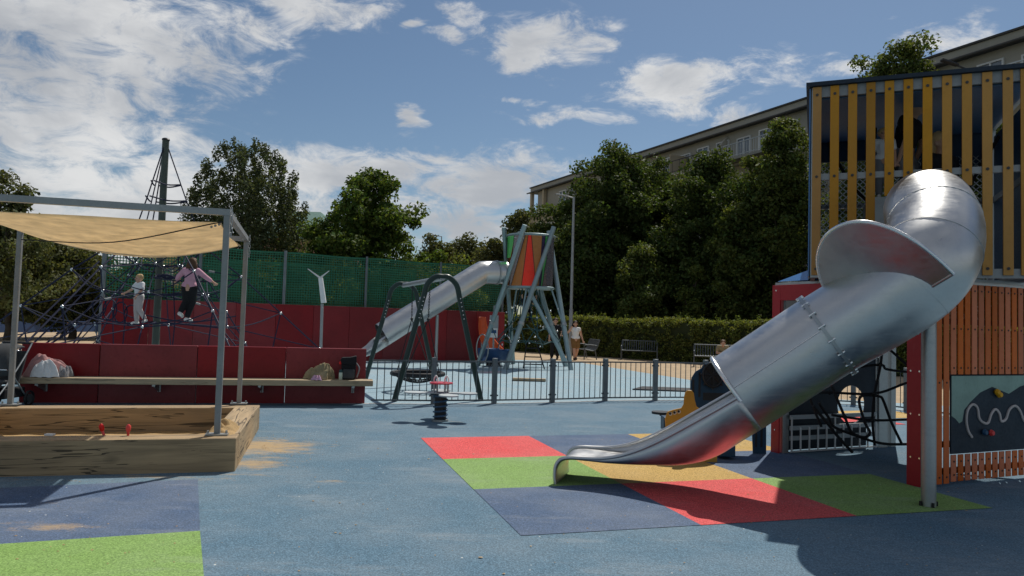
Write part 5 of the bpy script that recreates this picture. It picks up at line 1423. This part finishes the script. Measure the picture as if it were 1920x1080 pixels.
for rl in (rail_n, rail_f): MB().tube(spline(rl, 4), .018, 8).build('side_rail', 'slide_steel', sl, True)
# support post
pz = 1.80
MB().tube([pole_b, pole_b + Z * pz], .064, 16).build('support_post', 'galvanised', sl, True)
for a in range(4): MB().cyl(pole_b + Vector((.075 * math.cos(PI / 2 * a), .075 * math.sin(PI / 2 * a), .0)), .012, .05, 8).build('bolt', 'black_plastic', sl)

# ------------------------------------------------------------------ toy boat behind the slide
yb = gnd(1345, 868)
bo_ = thing('toy_boat', 'toy boat with yellow hull board and dark blue wheelhouse behind the slide', 'play boat', yb)
Yy = yb.y
sx = lambda u, v, Y=Yy: at(u, v, Y)
outp = [(1345, 868), (1300, 866), (1262, 850), (1248, 800), (1247, 785), (1252, 772), (1264, 768), (1278, 765), (1282, 758), (1283, 745), (1285, 736), (1290, 732), (1297, 732), (1301, 737), (1303, 750), (1306, 762), (1318, 770), (1335, 790), (1345, 820)]
pts = [sx(u, v) for u, v in outp]; MBp = MB(); n_ = len(pts)
MBp.prism([(p.x, p.z) for p in pts], (0, Yy, 0), (1, 0, 0), (0, 0, 1), (0, .022, 0)); hull = MBp.build('hull_board', 'hull_yellow', bo_, bevel=.006)
for u in (1257, 1265, 1273):
    c = sx(u, 776 - (u - 1257) * .25); MB().tube([c + Vector((0, -.003, 0)), c + Vector((0, .001, 0))], .021, 14).build('porthole', 'shoe_white', hull); MB().tube([c + Vector((-.004, -.005, .003)), c + Vector((-.004, -.002, .003))], .015, 12).build('porthole_glass', 'black_plastic', hull)
cY = gnd(1425, 852).y
oc_ = [(1437, 852), (1412, 852), (1410, 800), (1345, 800), (1330, 800), (1318, 800), (1312, 775), (1297, 760), (1295, 720), (1297, 708), (1304, 697), (1316, 690), (1320, 684), (1330, 679), (1350, 676), (1400, 676), (1420, 684), (1430, 700), (1437, 730)]
cp = [at(u, v, cY) for u, v in oc_]
cab = MB().prism([(p.x, p.z) for p in cp], (0, cY, 0), (1, 0, 0), (0, 0, 1), (0, .02, 0)).build('wheelhouse_board', 'cab_blue', bo_, bevel=.005)
for (u, v0, v1) in ((1300, 712, 738), (1312, 698, 744), (1418, 800, 838), (1428, 796, 838)):
    a, b = at(u, v0, cY), at(u, v1, cY); MB().obox((a.x - .014, cY - .003, b.z), (.028, 0, 0), (0, .002, 0), (0, 0, a.z - b.z)).build('slot', 'black_plastic', cab)
wc = at(1337, 703, cY - .05)
whl = MB().tube([wc + Vector((.125 * math.cos(a), 0, .15 * math.sin(a))) for a in np.linspace(0, 2 * PI, 25)[:-1]], .018, 8, closed=True).build('steering_wheel', 'black_plastic', bo_, True)
MB().tube([wc + Vector((0, .012, 0)), wc + Vector((0, .03, 0))], .13, 20).build('wheel_disc', 'black_plastic', whl)
for k in range(8):
    a = k * PI / 4; MB().tube([wc, wc + Vector((.165 * math.cos(a), 0, .185 * math.sin(a)))], .013, 6).build('spoke', 'black_plastic', whl, True)
a, b = at(1318, 736, cY), at(1378, 752, cY); MB().obox((a.x, cY - .004, b.z), (b.x - a.x, 0, 0), (0, .002, 0), (0, 0, a.z - b.z)).build('slot', 'black_plastic', cab)
sb_ = at(1357, 842, (Yy + cY) / 2); MB().box((sb_.x, sb_.y, sb_.z), (.20, .3, .14)).build('seat', 'cab_blue', bo_, bevel=.01)
MB().box((at(1250, 796, Yy + .12).x + .02, Yy + .14, at(1250, 796, Yy).z), (.14, .2, .16)).build('bow_block', 'cab_blue', bo_, bevel=.01)
tb_ = at(1240, 773, Yy + .9); MB().cyl(tb_ - Z * .02, .125, .03, 24).build('table_plate', 'dark_navy', bo_, True)
MB().bar(tb_ - Z * .03, Vector((tb_.x + .25, Yy + .03, tb_.z - .03)), .05, .03).build('table_arm', 'dark_navy', bo_)

# ------------------------------------------------------------------ people
def capsule(mb, p, r0, q, r1, n=10):
    p, q = Vector(p), Vector(q); d = (q - p); L = d.length; d = d / max(L, 1e-6)
    P, Rr = [], []
    for t in (-.95, -.7, -.3): P.append(p + d * r0 * t); Rr.append(r0 * math.sqrt(1 - t * t))
    P.append(p); Rr.append(r0); P.append(q); Rr.append(r1)
    for t in (.3, .7, .95): P.append(q + d * r1 * t); Rr.append(r1 * math.sqrt(1 - t * t))
    mb.tube(P, Rr, n)
def remeshed(mb, name, m, parent, vox=.014, sm=4):
    o = mb.build(name, m, parent, 'all')
    r = o.modifiers.new('skin', 'REMESH'); r.mode = 'VOXEL'; r.voxel_size = vox; r.use_smooth_shade = True
    s = o.modifiers.new('smooth', 'SMOOTH'); s.iterations = sm; s.factor = .5
    return o
def limb(mb, pts, rs, add=0.0):
    for a, b, ra, rb in zip(pts[:-1], pts[1:], rs[:-1], rs[1:]): capsule(mb, a, ra + add, b, rb + add)
def person(label, loc, rz, h, pose, top, bottom, hair, shoes, long_hair=False, sleeves='short', legs='long', child=False, group=None, facing=True):
    """pose: joint positions in units of body height, person facing -y"""
    t = thing('person', label, 'person', loc, rz, group); M = wmat(t)
    W = lambda p: M @ (Vector(p) * h)
    J = {'hip': (0, 0, .52), 'chest': (0, .0, .73), 'neck': (0, .005, .825), 'head': (0, -.012, .92),
         'shl': (-.105, 0, .80), 'shr': (.105, 0, .80), 'ell': (-.135, .01, .63), 'elr': (.135, .01, .63), 'wrl': (-.14, -.04, .49), 'wrr': (.14, -.04, .49),
         'hpl': (-.052, 0, .51), 'hpr': (.052, 0, .51), 'knl': (-.055, -.01, .28), 'knr': (.055, -.01, .28), 'anl': (-.055, .01, .045), 'anr': (.055, .01, .045), 'tol': (-.06, -.085, .018), 'tor': (.06, -.085, .018)}
    J.update(pose); Q = {k: W(v) for k, v in J.items()}
    hs = 1.16 if child else 1.0
    b = MB(); k = h
    V3 = lambda x, y, z: (M.to_3x3() @ Vector((x, y, z))) * h
    # head: skull, jaw, nose, ears, neck
    hc = Q['head']; hd_ = (Q['head'] - Q['neck']).normalized()
    b.ball(hc + V3(0, .008, .012), (.052 * k * hs, .058 * k * hs, .062 * k * hs), 14, 10)
    capsule(b, hc + V3(0, -.014, -.022), .040 * k * hs, hc + V3(0, -.022, -.044 * hs), .027 * k * hs)
    capsule(b, hc + V3(0, -.052 * hs, .004), .008 * k, hc + V3(0, -.064 * hs, -.014), .010 * k, 6)
    for s in (-1, 1): b.ball(hc + V3(s * .053 * hs, .006, -.004), (.012 * k, .014 * k, .02 * k), 8, 6)
    capsule(b, Q['neck'] - V3(0, 0, .02), .034 * k, hc - V3(0, 0, .03), .031 * k)
    # trunk
    limb(b, [Q['hip'], Q['hip'].lerp(Q['chest'], .5), Q['chest']], [.082 * k, .074 * k, .086 * k])
    capsule(b, Q['shl'].lerp(Q['chest'], .25), .05 * k, Q['shr'].lerp(Q['chest'], .25), .05 * k)
    capsule(b, Q['hpl'], .066 * k, Q['hpr'], .066 * k)
    for s in 'lr':
        limb(b, [Q['sh' + s], Q['el' + s], Q['wr' + s]], [.036 * k, .027 * k, .019 * k])
        limb(b, [Q['hp' + s], Q['kn' + s], Q['kn' + s].lerp(Q['an' + s], .3), Q['an' + s]], [.062 * k, .041 * k, .041 * k, .025 * k])
        limb(b, [Q['an' + s] - V3(0, -.012, .02), Q['to' + s]], [.026 * k, .02 * k])
        # hand: palm, four fingers, thumb
        fd = (Q['wr' + s] - Q['el' + s]).normalized(); sd_ = fd.cross(V3(0, 1, 0)).normalized() if abs(fd.dot(V3(0, 1, 0).normalized())) < .9 else V3(1, 0, 0).normalized()
        pal = Q['wr' + s] + fd * .035 * k; capsule(b, Q['wr' + s] + fd * .01 * k, .017 * k, pal, .019 * k, 8)
        cu = fd.cross(sd_).normalized()
        for i_, ln in enumerate((.034, .042, .040, .030)):
            o = pal + sd_ * (i_ - 1.5) * .0125 * k + fd * .012 * k; m1 = o + fd * ln * .5 * k + cu * .004 * k; m2 = m1 + fd * ln * .4 * k + cu * .018 * k
            capsule(b, o, .0066 * k, m1, .006 * k, 6); capsule(b, m1, .006 * k, m2, .005 * k, 6)
        o = Q['wr' + s] + fd * .02 * k + sd_ * .016 * k; m1 = o + (fd * .6 + sd_ * .8).normalized() * .026 * k
        capsule(b, o, .0075 * k, m1, .0065 * k, 6); capsule(b, m1, .0065 * k, m1 + fd * .016 * k, .0055 * k, 6)
    body = remeshed(b, 'body', 'skin', t, .0075 * k, 3)
    # shirt
    c = MB(); ad = .012 * k
    limb(c, [Q['hip'] + V3(0, 0, .075), Q['hip'].lerp(Q['chest'], .5), Q['chest']], [.074 * k, .078 * k, .090 * k], .008 * k)
    capsule(c, Q['shl'].lerp(Q['chest'], .25), .05 * k + ad, Q['shr'].lerp(Q['chest'], .25), .05 * k + ad)
    capsule(c, Q['hpl'] + V3(.01, 0, .05), .080 * k, Q['hpr'] + V3(-.01, 0, .05), .080 * k)
    for s in 'lr':
        if sleeves == 'short': limb(c, [Q['sh' + s], Q['sh' + s].lerp(Q['el' + s], .55)], [.042 * k, .040 * k], .006 * k)
        elif sleeves == 'long': limb(c, [Q['sh' + s], Q['el' + s], Q['el' + s].lerp(Q['wr' + s], .55)], [.042 * k, .034 * k, .029 * k], .005 * k)
    remeshed(c, 'shirt', top, t, .009 * k, 3)
    c = MB()
    capsule(c, Q['hpl'] + V3(0, 0, .03), .074 * k, Q['hpr'] + V3(0, 0, .03), .074 * k); capsule(c, Q['hpl'], .075 * k, Q['hpr'], .075 * k)
    for s in 'lr':
        if legs == 'long': limb(c, [Q['hp' + s], Q['kn' + s], Q['an' + s].lerp(Q['kn' + s], .18)], [.068 * k, .050 * k, .042 * k], .004 * k)
        else: limb(c, [Q['hp' + s], Q['hp' + s].lerp(Q['kn' + s], .72)], [.07 * k, .064 * k], .004 * k)
    remeshed(c, 'trousers' if legs == 'long' else 'shorts', bottom, t, .009 * k, 3)
    for s in 'lr':
        c = MB(); limb(c, [Q['an' + s] - V3(0, -.016, .018), Q['an' + s].lerp(Q['to' + s], .6), Q['to' + s]], [.03 * k, .027 * k, .022 * k], .003 * k)
        remeshed(c, 'shoe', shoes, t, .008 * k, 2)
    # hair
    c = MB(); c.ball(hc + V3(0, .020, .026), (.064 * k * hs, .064 * k * hs, .062 * k * hs), 14, 10)
    rr = random.Random(int(loc[0] * 100))
    for i_ in range(26):
        a = rr.random() * 2 * PI; e = rr.random() * 1.3; q = hc + V3(.054 * hs * math.cos(a) * math.cos(e), .018 + abs(.05 * hs * math.sin(a) * math.cos(e)), .026 + .05 * hs * math.sin(e)); c.ball(q, (.014 + .009 * rr.random()) * k * hs, 8, 6)
    if long_hair:
        for x_ in (-.04, -.015, .015, .04): limb(c, [hc + V3(x_, .045, .02), hc + V3(x_ * 1.5, .055, -.05), hc + V3(x_ * 1.75, .05, -.105 - .02 * rr.random())], [.030 * k, .030 * k, .018 * k])
    remeshed(c, 'hair', hair, t, .010 * k, 2)
    # eyes and mouth
    for s in (-1, 1): MB().ball(hc + V3(s * .021 * hs, -.047 * hs, .006), .0065 * k * hs, 8, 6).build('eye', 'hair_dark', body, True)
    MB().ball(hc + V3(0, -.050 * hs, -.036 * hs), (.015 * k, .006 * k, .004 * k), 8, 6).build('mouth', 'cloth_pink', body, True)
    return t
# two on the climbing net
pk = at(352, 603, 17.2)
person('person in a pink top and black trousers climbing the blue net, seen from behind', (pk.x, pk.y, pk.z), R(180), 1.50,
       {'chest': (-.03, .03, .735), 'neck': (-.035, .03, .825), 'head': (-.045, .0, .915), 'shl': (-.135, .03, .80), 'shr': (.07, .03, .80), 'ell': (-.25, -.02, .70), 'wrl': (-.335, -.09, .63), 'elr': (.19, -.03, .71), 'wrr': (.255, -.10, .63),
        'knl': (-.03, -.06, .30), 'anl': (.015, .02, .05), 'tol': (-.03, -.06, .02), 'knr': (.055, -.03, .32), 'anr': (.10, .06, .14), 'tor': (.10, -.02, .08)},
       'cloth_rose', 'cloth_black', 'hair_brown', 'shoe_white', True, 'long')
kd = at(258, 608, 17.0)
person('small child in a white shirt and pale trousers standing on the net ropes', (kd.x, kd.y, kd.z), R(-35), 1.17,
       {'ell': (-.19, -.06, .68), 'wrl': (-.27, -.13, .62), 'elr': (.16, -.05, .66), 'wrr': (.17, -.14, .56), 'head': (.01, -.03, .905), 'knr': (.07, -.02, .30), 'anr': (.13, .08, .10), 'tor': (.16, .02, .05)},
       'cloth_white', 'cloth_cream', 'hair_blond', 'shoe_white', False, 'short', 'long', True)
# walkers
wmn = gnd(1078, 675)
person('woman in a white sleeveless top and brown shorts walking past the lamp post', (wmn.x, wmn.y, 0.005), R(8), 1.70,
       {'ell': (-.20, .0, .70), 'wrl': (-.14, -.07, .80), 'elr': (.155, .03, .64), 'wrr': (.19, -.02, .50), 'head': (-.01, -.012, .92), 'knl': (-.04, -.05, .28), 'anl': (-.03, -.06, .045), 'tol': (-.035, -.15, .018), 'anr': (.04, .10, .07), 'tor': (.045, .03, .02)},
       'cloth_white', 'cloth_khaki', 'hair_dark', 'shoe_dark', True, 'none', 'short')
mn = gnd(1040, 674)
person('man dressed in black walking beside the woman, behind the tower leg', (mn.x, mn.y, 0.005), R(-6), 1.80,
       {'elr': (.16, .0, .66), 'wrr': (.15, -.10, .60), 'knl': (-.06, -.05, .28), 'anl': (-.075, -.06, .045), 'tol': (-.08, -.15, .018), 'anr': (.06, .1, .06)},
       'cloth_black', 'cloth_black', 'hair_dark', 'shoe_dark', False, 'short', 'long')
st = (b2_.x + .32, b2_.y + .42, .0)
person('person seated on the metal bench behind the slide, only the head showing', st, R(-14), 1.62,
       {'hip': (0, .0, .30), 'hpl': (-.055, 0, .29), 'hpr': (.055, 0, .29), 'chest': (0, -.10, .46), 'neck': (0, -.15, .53), 'head': (0, -.21, .60), 'shl': (-.105, -.12, .51), 'shr': (.105, -.12, .51), 'ell': (-.14, -.16, .36), 'elr': (.14, -.16, .36), 'wrl': (-.06, -.28, .36), 'wrr': (.06, -.28, .36),
        'knl': (-.06, -.23, .29), 'knr': (.06, -.23, .29), 'anl': (-.06, -.24, .05), 'anr': (.06, -.24, .05), 'tol': (-.06, -.33, .02), 'tor': (.06, -.33, .02)},
       'cloth_olive', 'cloth_black', 'hair_brown', 'shoe_dark', False, 'short', 'long')
# in the big tower
fz = 2.26
pA_ = up_(.80, .62, 0)
person('blond toddler in a white shirt inside the tower behind the yellow slats', (pA_.x, pA_.y, 3.19), R(-25), .86,
       {'head': (.0, -.02, .90)}, 'cloth_white', 'cloth_grey', 'hair_blond', 'shoe_white', False, 'short', 'long', True)
MB_s = tag(MB().obox(up_(.62, .45, 2.30), UU * .70, UV * .9, Z * .885).build('tower_step', 'galvanised', None), 'raised steel deck step inside the tower under the toddler', 'platform')
pB_ = up_(1.02, .85, 0)
person('adult in a black shirt bending inside the tower above the slide', (pB_.x, pB_.y, 3.19 - .225), R(40), 1.50,
       {'chest': (0, -.05, .72), 'neck': (.0, -.07, .81), 'head': (-.01, -.11, .895), 'shl': (-.105, -.06, .78), 'shr': (.105, -.06, .78), 'knl': (-.055, -.09, .32), 'knr': (.055, -.09, .32), 'anl': (-.055, .02, .165), 'anr': (.055, .02, .165), 'tol': (-.06, -.06, .14), 'tor': (.06, -.06, .14), 'ell': (-.15, -.1, .63), 'elr': (.15, -.1, .63)},
       'cloth_black', 'cloth_grey', 'hair_blond', 'shoe_dark', False, 'short', 'short')
pC_ = up_(1.42, .80, 0)
person('fair-haired person in black partly hidden by slats beside the bending adult', (pC_.x, pC_.y, 2.31), R(20), 1.68,
       {}, 'cloth_black', 'cloth_black', 'hair_blond', 'shoe_dark', True, 'short', 'long')
# in the small tower
tp = pol(.15, 250, zbot - 1.25)
person('child in dark clothes crouching in the ropes below the small tower drum', tuple(tp), R(20), 1.2,
       {'hip': (0, .05, .40), 'hpl': (-.05, .05, .39), 'hpr': (.05, .05, .39), 'chest': (0, -.03, .60), 'neck': (0, -.05, .69), 'head': (0, -.08, .78), 'shl': (-.1, -.04, .67), 'shr': (.1, -.04, .67), 'ell': (-.2, -.1, .62), 'wrl': (-.22, -.12, .76), 'elr': (.2, -.1, .62), 'wrr': (.22, -.12, .76), 'knl': (-.09, -.12, .32), 'knr': (.09, -.12, .32), 'anl': (-.07, .0, .08), 'anr': (.07, .0, .08), 'tol': (-.07, -.08, .04), 'tor': (.07, -.08, .04)},
       'cloth_black', 'cloth_black', 'hair_dark', 'shoe_dark', False, 'long', 'long', True)
fp = gnd(121, 611); fp = Vector((fp.x, q0.y + 5, 0))
person('tiny distant person in a pale top beyond the blue board wall', (at(121, 600, q0.y + 5).x, q0.y + 5, 0), 0, 1.65, {}, 'cloth_cream', 'cloth_black', 'hair_brown', 'shoe_dark', True, 'short', 'long')

# ------------------------------------------------------------------ crumbs, chips and dry leaves on the rubber
rgl = random.Random(12); chips, dry = MB(), MB()
def chip(mb, x, y, r, z=.0095, flat=.35):
    a0 = rgl.random() * 6.28; n = rgl.choice((4, 5, 6))
    P = [(x + r * (.6 + .6 * rgl.random()) * math.cos(a0 + 6.28 * i / n), y + r * (.6 + .6 * rgl.random()) * math.sin(a0 + 6.28 * i / n)) for i in range(n)]
    k = len(P); mb.add([(p[0], p[1], z) for p in P] + [(x, y, z + r * flat)], [(i, (i + 1) % k, k) for i in range(k)])
for i in range(420):
    Y = 4.4 + 10 * rgl.random() ** 1.6; X = (rgl.random() - .5) * 1.35 * Y; chip(chips, X, Y, .004 + .007 * rgl.random() ** 2)
for i in range(160):
    c = sl_(.15 + .6 * rgl.random() ** 1.5, .1 + 2.3 * rgl.random()); chip(chips, c.x, c.y, .004 + .008 * rgl.random() ** 2)
tag(chips.build('grit', 'sand', None), 'pale grit and crumbs scattered over the rubber ground', 'grit', kind='stuff')
for i in range(16):
    Y = 4.6 + 9.5 * rgl.random(); X = (rgl.random() - .5) * 1.35 * Y
    chip(dry, X, Y, .010 + .009 * rgl.random(), .0098, .3)
tag(dry.build('dry_leaves', 'bench_oak', None), 'small dry leaves scattered over the rubber ground', 'leaves', kind='stuff')
